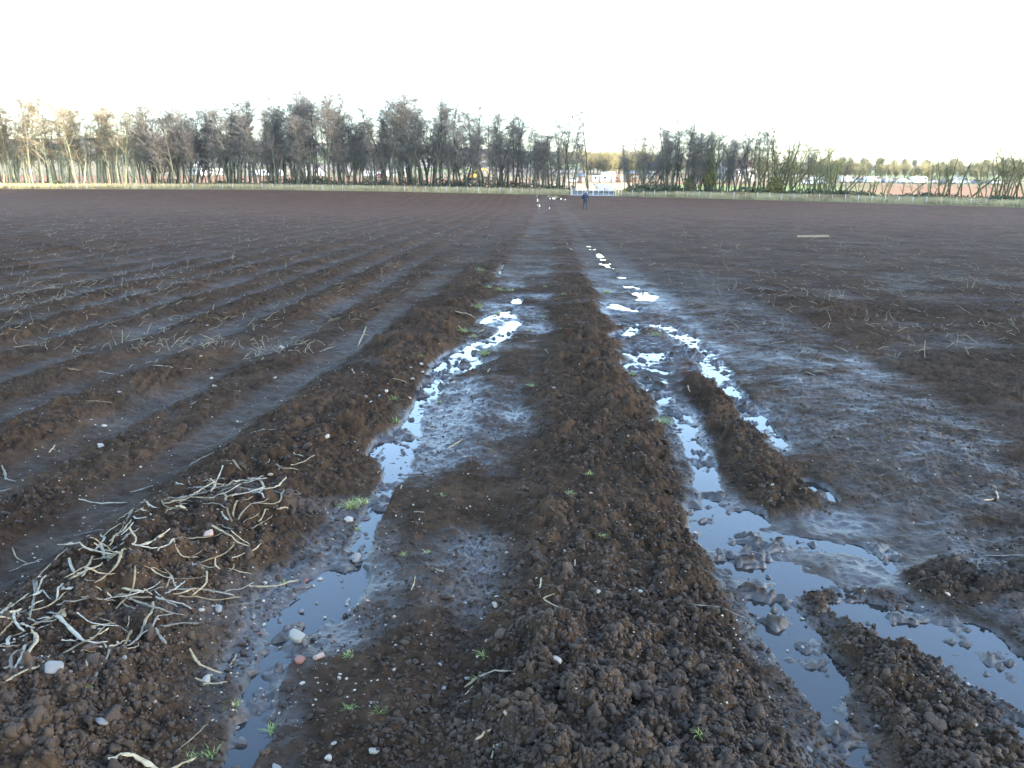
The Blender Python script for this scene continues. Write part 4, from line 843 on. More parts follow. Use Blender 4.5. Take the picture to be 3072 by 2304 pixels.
def gable_block(name, px, D, wpx, hwall, roofh, depth, label, wall=M_WHITE, roof=M_SLATE, gable_front=False, wins=2, door=True, chimney=True, cat="house", rot=0.0, group=None):
    x, y, z = spot(px, D); w = width_at(wpx, y); e = empty(name, (x, y, z - .1), rot)
    W, Dp = (w, depth)
    m = MB(); m.box((0, 0, hwall / 2), (W, Dp, hwall))
    if roofh > .2:
        if gable_front:
            V_ = [(-W / 2, -Dp / 2, hwall), (W / 2, -Dp / 2, hwall), (0, -Dp / 2, hwall + roofh), (-W / 2, Dp / 2, hwall), (W / 2, Dp / 2, hwall), (0, Dp / 2, hwall + roofh)]
        else:
            V_ = [(-W / 2, Dp / 2, hwall), (-W / 2, -Dp / 2, hwall), (-W / 2, 0, hwall + roofh), (W / 2, Dp / 2, hwall), (W / 2, -Dp / 2, hwall), (W / 2, 0, hwall + roofh)]
        m.add(V_, [[0, 1, 2], [4, 3, 5]])
    m.build("wall", wall, e)
    rm = MB(); ov = .3; th = .15
    if roofh > .2:
        hw = (W if gable_front else Dp) / 2 + ov; ln = (Dp if gable_front else W) / 2 + ov; rh = roofh * (1 + ov / hw)
        for s in (-1, 1):
            a = [(s * hw, -ln, hwall - roofh * ov / hw), (s * hw, ln, hwall - roofh * ov / hw), (0, ln, hwall + roofh), (0, -ln, hwall + roofh)]
            q = [(b[0], b[1], b[2] + th) for b in a]; P = np.array(a + q) + np.array([0, 0, .02])
            if not gable_front: P = np.stack([-P[:, 1], P[:, 0], P[:, 2]], 1)
            rm.add(P, [[0, 1, 2, 3], [7, 6, 5, 4], [0, 4, 5, 1], [1, 5, 6, 2], [2, 6, 7, 3], [3, 7, 4, 0]])
    else: rm.box((0, 0, hwall + .12), (W + .4, Dp + .4, .22))
    ro = rm.build("roof", roof, e)
    if chimney:
        c_ = MB(); c_.box((W * .25 if not gable_front else 0, 0, hwall + roofh + .1), (.7, .7, 1.3)); c_.box((W * .25 if not gable_front else 0, 0, hwall + roofh + .95), (.3, .3, .4)); c_.build("chimney", wall, ro)
    for k in range(wins):
        cx = (k + .5) / wins * W - W / 2
        if door and k == wins // 2: cx += W / wins * .3
        g = MB(); g.box((cx, -Dp / 2 - .03, hwall * .58), (min(1.1, W / wins * .45), .05, min(1.2, hwall * .35))); wo = g.build("window", M_GLASS, e)
        f = MB(); ww = min(1.1, W / wins * .45); wh = min(1.2, hwall * .35)
        for sx in (-1, 0, 1): f.box((cx + sx * ww / 2, -Dp / 2 - .045, hwall * .58), (.07, .09, wh + .08))
        for sz in (-1, 1): f.box((cx, -Dp / 2 - .048, hwall * .58 + sz * wh / 2), (ww + .06, .092, .07))
        f.build("frame", M_VWHITE, wo)
    if door:
        d_ = MB(); d_.box((-W * .05, -Dp / 2 - .04, 1.0), (.95, .07, 2.0)); do = d_.build("door", M_BROWN, e)
        k_ = MB(); k_.box((-W * .05 + .35, -Dp / 2 - .1, 1.0), (.05, .06, .14)); k_.build("handle", M_STEEL, do)
    tag(e, label, cat, group)
gable_block("house", 204, 140, 11.5, 2.7, 2.9, 8, "white gabled house seen between the dark trunks", gable_front=True, wins=2)
gable_block("outbuilding", 195, 141, 8, 2.3, .5, 5, "low white outbuilding adjoining the left of the gabled house", chimney=False, wins=2, door=False, cat="outbuilding")
gable_block("outbuilding", 218, 143, 9, 2.4, .6, 5, "low white outbuilding just right of the gabled house", chimney=False, wins=2, door=False, cat="outbuilding")
gable_block("house", 735, 150, 32, 4.6, 2.2, 9, "wide white house with a red roof behind the right clump of trees", roof=M_ROOFR, wins=6)
gable_block("house", 402, 142, 13, 2.9, 1.2, 7, "white building with several dark windows behind the tall grey trees", wins=5, chimney=False)
gable_block("shed", 631, 118, 11, 2.6, .9, 5, "brown shed with a grey roof right of the white units", wall=M_BROWN, wins=1, chimney=False, cat="shed")
gable_block("shed", 581.5, 100, 6, 2.1, .8, 3, "small brown hut left of the gap in the trees", wall=M_BROWN, wins=1, chimney=False, cat="shed")
gable_block("house", 655, 170, 16, 3.4, 2.0, 8, "pale house with a slate roof glimpsed behind the bush right of the gate", wins=3)

def site_unit(px, D, wpx, h, label, mat, group, cat="cabin", ribs=True):
    x, y, z = spot(px, D); w = width_at(wpx, y); e = empty("site_cabin", (x, y, z)); dp = 2.5
    m = MB(); m.box((0, 0, h / 2 + .15), (w, dp, h))
    if ribs:
        k = max(3, int(w / .6))
        for i in range(k): m.box(((i + .5) / k * w - w / 2, -dp / 2 - .03, h / 2 + .15), (.18, .07, h * .9))
    m.build("body", mat, e)
    m = MB(); m.box((0, 0, h + .19), (w + .12, dp + .12, .08)); m.build("roof", M_VGREY, e)
    m = MB(); m.box((w * .28, -dp / 2 - .08, 1.1), (.85, .04, 1.9)); dd_ = m.build("door", M_VGREY, e)
    m = MB(); m.box((w * .28 + .3, -dp / 2 - .13, 1.1), (.06, .06, .2)); m.build("handle", M_STEEL, dd_)
    m = MB(); m.box((-w * .2, -dp / 2 - .08, 1.5), (min(1.2, w * .25), .04, .7)); m.build("window", M_GLASS, e)
    for s in (-1, 1):
        m = MB(); m.box((s * w * .4, 0, .07), (.3, dp * .9, .16)); m.build("skid", M_BROWN, e)
    tag(e, label, cat, group)
G1 = "cabins and containers on the site beyond the gate"
site_unit(607.5, 112, 13, 3.0, "tall white site unit in the gap above the gate", M_WHITE, G1)
site_unit(597, 108, 9, 2.0, "low white site unit touching the left of the tall white one", M_WHITE, G1)
site_unit(618, 114, 7, 2.2, "ribbed brown container just right of the tall white unit", M_BROWN, G1, "container")
site_unit(299, 128, 8, 1.7, "red container among low white ones behind the tall dark trees", M_VRED, G1, "container")
for i, (p_, w_, h_, lb) in enumerate(((255, 10, 1.8, "long low white cabin, first one right of the gabled house group"), (277, 12, 1.9, "long low white cabin left of the red container"), (305.5, 5, 1.6, "short white cabin touching the right of the red container"), (320, 9, 1.8, "white cabin standing alone right of the red container"))):
    site_unit(p_, 129 + i * 2, w_, h_, lb, M_WHITE, G1)

def wheel(e, x, y, r, w=.2):
    a = np.arange(16) * 2 * math.pi / 16
    def disc(rad, wd, nm, mat, par):
        V_ = np.array([[x + rad * math.cos(t), y + s * wd / 2, r + rad * math.sin(t)] for s in (-1, 1) for t in a] + [[x, y - wd / 2, r], [x, y + wd / 2, r]])
        F4 = [[k, (k + 1) % 16, 16 + (k + 1) % 16, 16 + k] for k in range(16)]; F3 = [[(k + 1) % 16, k, 32] for k in range(16)] + [[16 + k, 16 + (k + 1) % 16, 33] for k in range(16)]
        return mesh_obj(nm, V_, [np.array(F4), np.array(F3)], mat, par, False)
    t = disc(r, w, "wheel", M_TYRE, e); disc(r * .6, w + .03, "rim", M_VGREY, t)
def extrude_profile(P, w, name, mat, e, inset=0.0):
    n = len(P); V_ = np.array([[p[0], -w / 2 + inset * (p[1] > 1.0), p[1]] for p in P] + [[p[0], w / 2 - inset * (p[1] > 1.0), p[1]] for p in P])
    me = bpy.data.meshes.new(name); me.from_pydata([tuple(v) for v in V_], [], [list(range(n)), list(range(2 * n - 1, n - 1, -1))] + [[(k + 1) % n, k, n + k, n + (k + 1) % n] for k in range(n)])
    me.materials.append(mat); o = bpy.data.objects.new(name, me); o.parent = e; COL.objects.link(o); return o
def car(px, D, label, mat, rot=0.0, kind="car", group="vehicles parked beyond the trees"):
    x, y, z = spot(px, D); e = empty("parked_" + kind, (x, y, z), rot)
    if kind == "car":
        extrude_profile([(-2.1, .35), (2.1, .35), (2.15, .75), (1.9, .85), (1.0, .95), (.45, 1.42), (-1.1, 1.45), (-1.9, .95), (-2.15, .9)], 1.7, "body", mat, e, .12)
        extrude_profile([(.85, .98), (.42, 1.36), (-1.05, 1.38), (-1.65, .98)], 1.72, "windows", M_GLASS, e, .1)
        wx = (1.35, -1.35); yy = .8; lh = (2.13, .7)
    else:
        extrude_profile([(-2.6, .4), (2.5, .4), (2.6, 1.0), (2.2, 1.15), (1.7, 2.0), (1.3, 2.2), (-2.6, 2.2)], 1.9, "body", mat, e, .03)
        extrude_profile([(2.05, 1.2), (1.6, 1.95), (.9, 1.95), (.9, 1.2)], 1.93, "windows", M_GLASS, e, .03)
        wx = (1.7, -1.7); yy = .87; lh = (2.57, .8)
    for a_ in wx:
        for s in (-1, 1): wheel(e, a_, s * yy, .33)
    for s in (-1, 1):
        m = MB(); m.box((lh[0], s * .6, lh[1]), (.08, .3, .16)); m.build("headlight", M_VWHITE, e)
    tag(e, label, kind, group)
for p_, D_, lb, mt, kd in ((263, 126, "white van parked between the two long white cabins", M_VWHITE, "van"), (372, 130, "white van by the slender grey trunks left of the red car", M_VWHITE, "van"), (382, 127, "red car between two white vans", M_VRED, "car"),
                           (388.5, 131, "white van right of the red car", M_VWHITE, "van"), (574, 104, "white car beside the small brown hut", M_VWHITE, "car"), (809, 118, "white car on the near side of the row above the red bank, partly behind twigs", M_VWHITE, "car"),
                           (817, 120, "white van next to the first white car above the red bank", M_VWHITE, "van")):
    car(p_, D_, lb, mt, random.uniform(-.3, .3), kd)
vr = (847, 855.5, 863, 872, 888, 903, 919, 930, 947, 960, 978, 997)
for i, p_ in enumerate(vr):
    mt = (M_VWHITE, M_VWHITE, M_VGREY, M_VWHITE, M_VBLUE, M_VWHITE)[i % 6]; nm = ("white", "white", "grey", "white", "blue", "white")[i % 6]; kd = "van" if i in (0, 3, 6, 9) else "car"
    car(p_, 142 + (i % 3), f"{nm} {kd} in the row above the red bank, {ORD[i]} from the left", mt, random.uniform(-.5, .5), kd)

def digger():
    x, y, z = spot(475, 112); e = empty("excavator", (x, y, z), .4)
    for s in (-1, 1): extrude = MB(); extrude.box((0, s * 1.1, .42), (3.2, .5, .8), taper=.9); extrude.build("track", M_TYRE, e)
    m = MB(); m.box((-.5, 0, 1.45), (2.6, 2.2, 1.0)); m.box((-1.5, 0, 1.6), (.8, 2.2, 1.1), taper=.8); m.build("body", M_YEL, e)
    m = MB(); m.box((.5, .6, 2.3), (1.3, .95, 1.5), taper=.85); cb = m.build("cab", M_YEL, e)
    m = MB(); m.box((.5, .6, 2.4), (1.36, .8, .8)); m.box((.5, .6, 2.4), (1.0, 1.02, .8)); m.build("window", M_GLASS, cb)
    m = MB(); m.tube([(.8, -.3, 1.6), (2.4, -.3, 3.6), (4.0, -.3, 3.2)], [.28, .3, .2], 6); m.build("boom", M_YEL, e)
    m = MB(); m.tube([(4.0, -.3, 3.3), (4.5, -.3, 1.2)], [.2, .15], 6); m.build("dipper_arm", M_YEL, e)
    m = MB(); m.box((4.3, -.3, .8), (.8, 1.0, .8), taper=.6); m.build("bucket", M_VGREY, e)
    tag(e, "yellow excavator glimpsed through the dense clump left of the gate", "excavator")
digger()

# ------------------------------------------------------------------ fence, gate
def edge_xy(px, D):
    x, y, z = spot(px, D); return np.array([x, y, z])
def fence(pxs, label, every, D=.6):
    e = empty("post_and_wire_fence", edge_xy(pxs[0], D)); o = np.array(e.location)
    pts = [edge_xy(p, D) for p in np.linspace(pxs[0], pxs[1], 120)]; L_ = [0]
    for a, b in zip(pts, pts[1:]): L_.append(L_[-1] + np.linalg.norm(b - a))
    n = int(L_[-1] / every); rr = random.Random(3); tops = []
    for k in range(n + 1):
        s = L_[-1] * k / n; P_ = np.array([np.interp(s, L_, [q[i] for q in pts]) for i in range(3)])
        h_ = rr.uniform(1.02, 1.2); lx = rr.gauss(0, .03)
        m = MB(); m.tube([P_ - o - np.array([0, 0, .2]), P_ - o + np.array([lx, 0, h_])], [.055, .05], 7); m.build("post", M_POSTG if rr.random() < .85 else M_POST, e, True); tops.append(P_ - o)
    for hgt in (.35, .65, .98):
        m = MB(); m.tube([t + np.array([0, -.06, hgt]) for t in tops], np.full(len(tops), .006), 3, False); m.build("wire", M_WIRE, e)
    tag(e, label, "fence"); return e
fence((-50, 533), "post and wire fence with pale stakes running left from the gate", 1.95)
fence((622, 1070), "post and wire fence with pale stakes running right from the gate", 1.9)

def field_gate():
    Pl, Pr = edge_xy(542, .5), edge_xy(604, .5)
    px0, px1 = 543.5, 603
    A_, B_ = edge_xy(px0, .5), edge_xy(px1, .5)
    # real gate opening is the 42 px seen in the photograph
    A_, B_ = edge_xy(572.5, .5), edge_xy(614.5, .5)
    return A_, B_
GA, GB = field_gate()
def gate_leaf(a, b, label):
    d = b - a; L_ = np.linalg.norm(d[:2]); e = empty("field_gate", a, math.atan2(d[1], d[0])); hz = 1.13; L_ -= .04
    dz = (b[2] - a[2]) / L_
    m = MB()
    for x_ in (.03, L_): m.tube([(x_, 0, .08), (x_, 0, hz + .02)], [.034, .034], 8)
    for z_ in (.10, hz): m.tube([(.03, 0, z_), (L_, 0, z_)], [.032, .032], 8)
    m.build("frame", M_STEEL, e, True)
    for z_ in (.24, .38, .53, .70, .90):
        m = MB(); m.tube([(.03, 0, z_), (L_, 0, z_)], [.014, .014], 6); m.build("rail", M_STEEL, e, True)
    for k in (1, 2, 3):
        m = MB(); m.tube([(L_ * k / 4, -.035, .09), (L_ * k / 4, -.035, hz)], [.028, .028], 6); m.build("upright", M_STEEL, e, True)
    tag(e, label, "gate", "pair of steel gates closing the far end of the field")
mid = (GA + GB) / 2
gate_leaf(GA, mid, "left leaf of the long galvanised tubular field gate")
gate_leaf(mid, GB, "right leaf of the long galvanised tubular field gate")
def post(P_, h_, r0, label, name="gate_post"):
    m = MB(); m.tube([P_ - np.array([0, 0, .3]), P_ + np.array([0, 0, h_ - .03]), P_ + np.array([0, 0, h_])], [r0, r0, r0 * .7], 10)
    o = m.build(name, M_POST, None, True); tag(o, label, "post", "pale timber gate posts")
u_ = (GB - GA) / np.linalg.norm(GB - GA)
post(GA - u_ * .22, 1.4, .12, "thick pale timber post at the left end of the gate")
post(GB + u_ * .25, 1.3, .12, "thick pale timber post touching the right end of the gate")
post(GB + u_ * .75, 1.25, .11, "second pale timber post just right of the gate, beside the first")
m = MB(); m.tube([GA - u_ * .3 + np.array([0, 0, .85]), GA - u_ * 2.5 + np.array([0, 0, .02])], [.085, .085], 8)
tag(m.build("timber_strut", M_POST, None, True), "pale timber strut slanting down from the left gate post", "strut")
# second barrier further back on the track
B0, B1 = edge_xy(605, 24), edge_xy(626, 24)
e = empty("track_barrier", B0)
m = MB(); m.tube([(0, 0, -.2), (0, 0, 1.3)], [.14, .13], 8); m.build("post", M_BROWN, e, True)
m = MB(); m.tube([B1 - B0 + np.array([0, 0, -.2]), B1 - B0 + np.array([0, 0, 1.0])], [.1, .1], 8); m.build("post", M_BROWN, e, True)
for z_ in (.95, .5):
    m = MB(); m.tube([(0, -.1, z_ + .15), B1 - B0 + np.array([0, -.1, z_ - .15])], [.04, .04], 6); m.build("rail", M_BROWN, e, True)
tag(e, "rusty brown barrier across the pale track behind the gate", "barrier")
# pale track leading away behind the gate
tk = []
for D_ in np.linspace(20, 95, 40):
    x, y, z = spot(np.interp(D_, [0, 25, 60, 95], [590, 603, 606, 600]), D_); tk.append((x, y, z))
tk = np.array(tk); Vt = np.concatenate([np.stack([tk[:, 0] + s * 2.0, tk[:, 1], np.array([float(beyond_z((a + s * 2.0) / b, max(b - float(edge_at((a + s * 2.0) / b)[0]), 0))) for a, b in tk[:, :2]]) + .16], 1) for s in (-1, -.3, .3, 1)])
nn = len(tk); Ft = [[j * nn + i, (j + 1) * nn + i, (j + 1) * nn + i + 1, j * nn + i + 1] for j in range(3) for i in range(nn - 1)]
tag(mesh_obj("track", Vt, np.array(Ft), simple("pale_grit", (.19, .165, .135), .8, .2, 1.0)), "pale gritty track running on from the gate", kind="structure")

# ------------------------------------------------------------------ plank on the field
def plank():
    x0, y0 = 11.6, 33.4; z0 = float(surf(x0, y0, .05)[0]); e_len = 1.3
    bm = bmesh.new(); bmesh.ops.create_cube(bm, size=1)
    for v in bm.verts:
        v.co.x *= e_len; v.co.y *= .10; v.co.z *= .035
        if v.co.x > 0: v.co.x += .06 * (v.co.y < 0)
    bmesh.ops.bevel(bm, geom=bm.edges[:], offset=.004, segments=1)
    me = bpy.data.meshes.new("plank"); bm.to_mesh(me); bm.free(); me.materials.append(simple("sawn_wood", (.17, .135, .08), .8, .15, 8.0))
    o = bpy.data.objects.new("plank", me); o.location = (x0 + .75, y0, z0 + .06); o.rotation_euler = (math.radians(55), math.radians(-1), math.radians(2)); COL.objects.link(o)
    tag(o, "pale sawn plank lying alone on the bare soil at the right", "plank")
plank()

# ------------------------------------------------------------------ person walking away near the gate
def skin_mesh(name, verts, edges, radii, mat, parent, sub=1, root=0):
    me = bpy.data.meshes.new(name); me.from_pydata(verts, edges, []); o = bpy.data.objects.new(name, me); COL.objects.link(o)
    o.modifiers.new("s", 'SKIN')
    for i, rr in enumerate(radii):
        sv = me.skin_vertices[0].data[i]; sv.radius = (rr if isinstance(rr, tuple) else (rr, rr)); sv.use_root = (i == root)
    ss = o.modifiers.new("u", 'SUBSURF'); ss.levels = sub; ss.render_levels = sub
    dg = bpy.context.evaluated_depsgraph_get(); m2 = bpy.data.meshes.new_from_object(o.evaluated_get(dg)); bpy.data.objects.remove(o)
    m2.materials.clear(); m2.materials.append(mat); m2.polygons.foreach_set("use_smooth", np.ones(len(m2.polygons), bool))
    p = bpy.data.objects.new(name, m2); p.parent = parent; COL.objects.link(p); return p
M_SKIN = simple("skin", (.5, .3, .22), .5, .08, 5); M_JKT = simple("navy_cloth", (.007, .010, .034), .75, .3, 9, bump=.3); M_TRS = simple("dark_trousers", (.022, .026, .035), .8, .3, 9); M_BOOT = simple("black_boots", (.015, .015, .015), .5, .2, 9); M_HAIR = simple("grey_hair", (.3, .24, .25), .8, .3, 20)
def person():
    px, Y = .0873, 87.5
    x = px * Y; z = float(surf(x, Y, .1)[0]); e = empty("person", (x, Y, z), 0); e.scale = (1.14, 1.14, 1.12)
    V_ = [(0, 0, .95), (0, 0, 1.12), (0, .02, 1.33), (0, .05, 1.46), (0, .10, 1.53), (0, .13, 1.62), (0, .13, 1.70)]
    E_ = [(0, 1), (1, 2), (2, 3), (3, 4), (4, 5), (5, 6)]; R_ = [(.15, .11), (.14, .1), (.17, .11), (.09, .08), (.052, .052), (.082, .095), (.06, .07)]
    def ch(base, pts):
        last = base
        for (q, rr) in pts: V_.append(q); R_.append(rr); E_.append((last, len(V_) - 1)); last = len(V_) - 1
        return last
    for s in (-1, 1):
        ch(0, [((s * .095, 0, .88), .085), ((s * .125, .01, .5), .055), ((s * .15, -.02, .28), .052), ((s * .17, -.02, .09), .035), ((s * .18, .10, .035), .035)])
        wr = ch(2, [((s * .19, .03, 1.40), .06), ((s * .27, .04, 1.12), .042), ((s * (.20 if s < 0 else .27), .24, 1.02 + (.04 if s > 0 else 0)), .032), ((s * (.17 if s < 0 else .27), .30, 1.04), .026)])
        hx, hy, hz = V_[wr]
        palm = ch(wr, [((hx, hy + .05, hz), .03)])
        for f_ in range(4): ch(palm, [((hx + (f_ - 1.5) * .022, hy + .09, hz - .01), .009), ((hx + (f_ - 1.5) * .022, hy + .12 - .008 * abs(f_ - 1.5), hz - .035), .007)])
        ch(wr, [((hx - s * .035, hy + .035, hz + .01), .011), ((hx - s * .05, hy + .065, hz + .005), .009)])
    skin_mesh("body", V_, E_, R_, M_SKIN, e, 1)
    jk = [(0, 0, .74), (0, 0, .95), (0, .01, 1.18), (0, .03, 1.36), (0, .06, 1.45), (-.20, .04, 1.39), (-.285, .05, 1.12), (-.215, .24, 1.03), (.20, .04, 1.39), (.285, .05, 1.12), (.285, .24, 1.07)]
    skin_mesh("jacket", jk, [(0, 1), (1, 2), (2, 3), (3, 4), (3, 5), (5, 6), (6, 7), (3, 8), (8, 9), (9, 10)], [(.235, .17), (.225, .165), (.21, .15), (.19, .14), (.09, .08), .09, .075, .055, .09, .075, .055], M_JKT, e, 1)
    skin_mesh("hood", [(0, -.01, 1.47), (0, .03, 1.53), (0, .08, 1.58)], [(0, 1), (1, 2)], [(.12, .08), (.125, .09), (.10, .07)], M_JKT, e, 1)
    tr = [(0, 0, .9)]; te = []; tq = [(.16, .12)]
    for s in (-1, 1):
        b = 0
        for q, rr in (((s * .10, 0, .80), .105), ((s * .125, .01, .5), .075), ((s * .15, -.02, .30), .068), ((s * .168, -.02, .16), .055)): tr.append(q); tq.append(rr); te.append((b, len(tr) - 1)); b = len(tr) - 1
    skin_mesh("trousers", tr, te, tq, M_TRS, e, 1)
    for s in (-1, 1): skin_mesh("boot", [(s * .165, -.03, .26), (s * .17, -.03, .08), (s * .18, .07, .045), (s * .185, .14, .04)], [(0, 1), (1, 2), (2, 3)], [.06, .055, (.05, .045), (.04, .035)], M_BOOT, e, 1)
    skin_mesh("hair", [(0, .09, 1.62), (0, .10, 1.70), (0, .12, 1.75)], [(0, 1), (1, 2)], [(.088, .09), (.09, .095), (.05, .05)], M_HAIR, e, 1)
    # features on the face, turned away from the viewer
    for s in (-1, 1):
        v, f = ico(1); mesh_obj("eye", v * .012 + np.array([s * .032, .215, 1.655]), f, M_VWHITE, e); mesh_obj("ear", v * np.array([.012, .022, .032]) + np.array([s * .088, .12, 1.645]), f, M_SKIN, e)
    v, f = ico(1); mesh_obj("nose", v * np.array([.013, .022, .022]) + np.array([0, .228, 1.63]), f, M_SKIN, e)
    tag(e, "person in a long navy jacket and dark trousers walking away towards the gate, head bowed", "person")
person()
m = MB(); sx, sy = 3.95, 91.0; sz = float(surf(sx, sy, .1)[0]); m.tube([(sx, sy, sz - .05), (sx + .03, sy, sz + .22)], [.03, .025], 6)
tag(m.build("marker_peg", M_VWHITE, None, True), "short white peg standing beside the small far pools", "peg")

# ------------------------------------------------------------------ dry stalks
def stalk_mat(name, lo, hi, dark):
    m, nt, b = mat_new(name); L = nt.links.new
    tc = nd(nt, "ShaderNodeTexCoord"); n = nd(nt, "ShaderNodeTexNoise", Scale=38.0, Detail=6.0, Roughness=.7); L(tc.outputs["Object"], n.inputs["Vector"])
    c = ramp(nt, n.outputs[0], [(.30, dark), (.45, lo), (.7, hi)])
    oi = nd(nt, "ShaderNodeObjectInfo"); hs = nd(nt, "ShaderNodeHueSaturation"); mr = nd(nt, "ShaderNodeMapRange"); mr.inputs[3].default_value = .4; mr.inputs[4].default_value = 1.1
    L(oi.outputs["Random"], mr.inputs[0]); L(mr.outputs[0], hs.inputs["Value"]); L(c, hs.inputs["Color"]); L(hs.outputs[0], b.inputs["Base Color"])
    bp = nd(nt, "ShaderNodeBump", Strength=.6, Distance=.004); L(n.outputs[0], bp.inputs["Height"]); L(bp.outputs[0], b.inputs["Normal"])
    b.inputs["Roughness"].default_value = .75; b.inputs["Specular IOR Level"].default_value = .3; return m
SM = [stalk_mat("bleached_stalk", (.30, .235, .14), (.47, .38, .24), (.10, .075, .05)), stalk_mat("grey_stalk", (.24, .215, .165), (.38, .345, .27), (.09, .08, .065)), stalk_mat("brown_stalk", (.28, .2, .11), (.45, .34, .18), (.1, .07, .04))]
def smooth_path(P, n):
    P = np.asarray(P, float); 
    if len(P) == 2: P = np.array([P[0], (P[0] + P[1]) / 2 + (P[1] - P[0])[::-1] * np.array([.03, -.03]), P[1]])
    d = np.r_[0, np.cumsum(np.hypot(*np.diff(P, axis=0).T))]; s = np.linspace(0, d[-1], n); Q = np.stack([np.interp(s, d, P[:, 0]), np.interp(s, d, P[:, 1])], 1)
    for _ in range(1): Q[1:-1] = Q[1:-1] * .5 + (Q[:-2] + Q[2:]) * .25
    return Q, d[-1]
def lay_stalk(P, rad, lift, rr):
    """a stalk lying over the ground along P; returns vertices, faces and its middle"""
    Q, Ln = smooth_path(P, max(5, min(14, int(5 + len(P) * 1.6)))); z = surf(Q[:, 0], Q[:, 1])
    zs = z.copy()
    for _ in range(3): zs[1:-1] = np.maximum(zs[1:-1], (zs[:-2] + zs[2:]) / 2)
    fit = np.polyval(np.polyfit(np.arange(len(Q)), zs, 1), np.arange(len(Q)))
    zz = np.maximum(zs, fit) * .7 + fit * .3 + rad + lift + rr.normal(0, .0015, len(Q))
    R_ = rad * (1 + .22 * rr.normal(size=len(Q))); R_[0] *= .8; R_[-1] *= .55
    Q = Q + rr.normal(0, rad * .16, Q.shape)
    P3 = np.column_stack([Q, zz]); c = P3.mean(0); m = MB(); m.tube(P3 - c, np.maximum(R_, .0011), 6, True, float(rr.uniform(.35, .65)))
    V_ = np.concatenate(m.V); return m, c
rr = np.random.default_rng(9)
LB = {'h': ("bleached dry stalk in the big tangle at the near left ridge", "stalks of the big tangle on the near left ridge"),
      'u': ("bleached dry stalk in the upper tangle halfway along the left ridge", "stalks of the upper tangle on the left ridge"),
      's': ("pale dry stalk lying loose beside the left puddle or furrow", "loose stalks beside the left puddle"),
      'c': ("straw coloured dry stalk lying loose on the soil of the field", "loose dry stalks scattered over the field")}
SPECIAL = {}
for i, (tg, rm, P) in enumerate(STALKS):
    P = np.array(P).reshape(-1, 2) / 100; m, c = lay_stalk(P, rm / 1000 * 1.08, rr.uniform(-.002, .024) if tg in 'hu' else .006, rr)
    o = m.build("dry_stalk", SM[int(rr.choice([0, 0, 1, 1, 2] if tg != 's' else [0, 2]))], None, True, loc=c)
    lb, gp = LB[tg]
    tag(o, lb, "stalk", gp)
# shorter bits filling the tangles
for j in range(54):
    t_ = rr.uniform(0, 1); up_ = j % 3 == 0
    if up_: x_, y_ = -1.72 + .38 * t_ + rr.normal(0, .10), 3.75 + .7 * t_ + rr.normal(0, .14)
    else: x_, y_ = -1.62 + rr.uniform(-.2, .55), 2.35 + rr.uniform(0, .85)
    a = rr.normal(.6, .8); L_ = rr.uniform(.08, .24); P = np.array([[x_, y_], [x_ + math.cos(a) * L_ * .5, y_ + math.sin(a) * L_ * .5], [x_ + math.cos(a + .3) * L_, y_ + math.sin(a + .3) * L_]])
    m, c = lay_stalk(P, rr.uniform(.003, .006), rr.uniform(.01, .03), rr); o = m.build("dry_stalk", SM[int(rr.choice([0, 1, 2]))], None, True, loc=c)
    tag(o, LB['u' if up_ else 'h'][0], "stalk", LB['u' if up_ else 'h'][1])
# random loose ones near by, each its own thing
X, Y, r_ = sample_near(2600, 2.6, 13, 77, 1, .8)
u_l = X * CA - Y * SA
wgt = np.where(u_l < -2.6, 1.0, np.where(u_l < -1.3, .35, np.where(u_l > 1.8, .22, .05)))
kq = np.where((r_.uniform(0, 1, len(X)) < wgt * (.35 + .65 * (fbm(X, Y, 301, 2, 1.3) > .05))) & (cap_k(X, Y) < .2))[0][:76]
for i in kq:
    a = r_.uniform(0, math.pi) if u_l[i] > -2 else r_.normal(.9, .7); L_ = r_.uniform(.06, .26); b = r_.normal(0, .5)
    P = np.array([[X[i], Y[i]], [X[i] + math.cos(a) * L_ / 2, Y[i] + math.sin(a) * L_ / 2], [X[i] + math.cos(a) * L_ / 2 + math.cos(a + b) * L_ / 2, Y[i] + math.sin(a) * L_ / 2 + math.sin(a + b) * L_ / 2]])
    m, c = lay_stalk(P, r_.uniform(.0025, .006), .004, r_); o = m.build("dry_stalk", SM[int(r_.integers(0, 3))], None, True, loc=c); tag(o, LB['c'][0], "stalk", LB['c'][1])
# the rest further off: one mass
X, Y, r_ = sample_near(16000, 8, 85, 78, 1, .82)
p_ = X * SA + Y * CA; q_ = X * CA - Y * SA; c_ = -.035 * np.maximum(p_ - 8, 0); uu = q_ - c_
wgt = np.where(uu < -2.6, 1.0, np.where(uu > 3.0, .75, np.where(uu > 1.8, .3, .06))) * (.25 + .75 * S(-.1, .3, fbm(X, Y, 301, 3, 2.5)))
k = r_.uniform(0, 1, len(X)) < wgt * .42; X, Y = X[k], Y[k]; n = len(X); z = surf(X, Y, .02)
a = r_.uniform(0, math.pi, n); L_ = r_.uniform(.05, .2, n) * (1 + .5 * (Y > 25)); el = np.abs(r_.normal(0, .3, n)); el = np.where(r_.uniform(0, 1, n) < .08, 1.1, el)
P0 = np.stack([X, Y, z + .012], 1); P1 = P0 + np.stack([np.cos(a) * np.cos(el) * L_, np.sin(a) * np.cos(el) * L_, np.sin(el) * L_], 1)
Pm = (P0 + P1) / 2 + r_.normal(0, .012, (n, 3)); rd = r_.uniform(.002, .0045, n) * (1 + .7 * S(15, 40, Y))
v1, f1 = segs_mesh(P0, Pm, rd, rd * .9, 4); v2, f2 = segs_mesh(Pm, P1, rd * .9, rd * .5, 4)
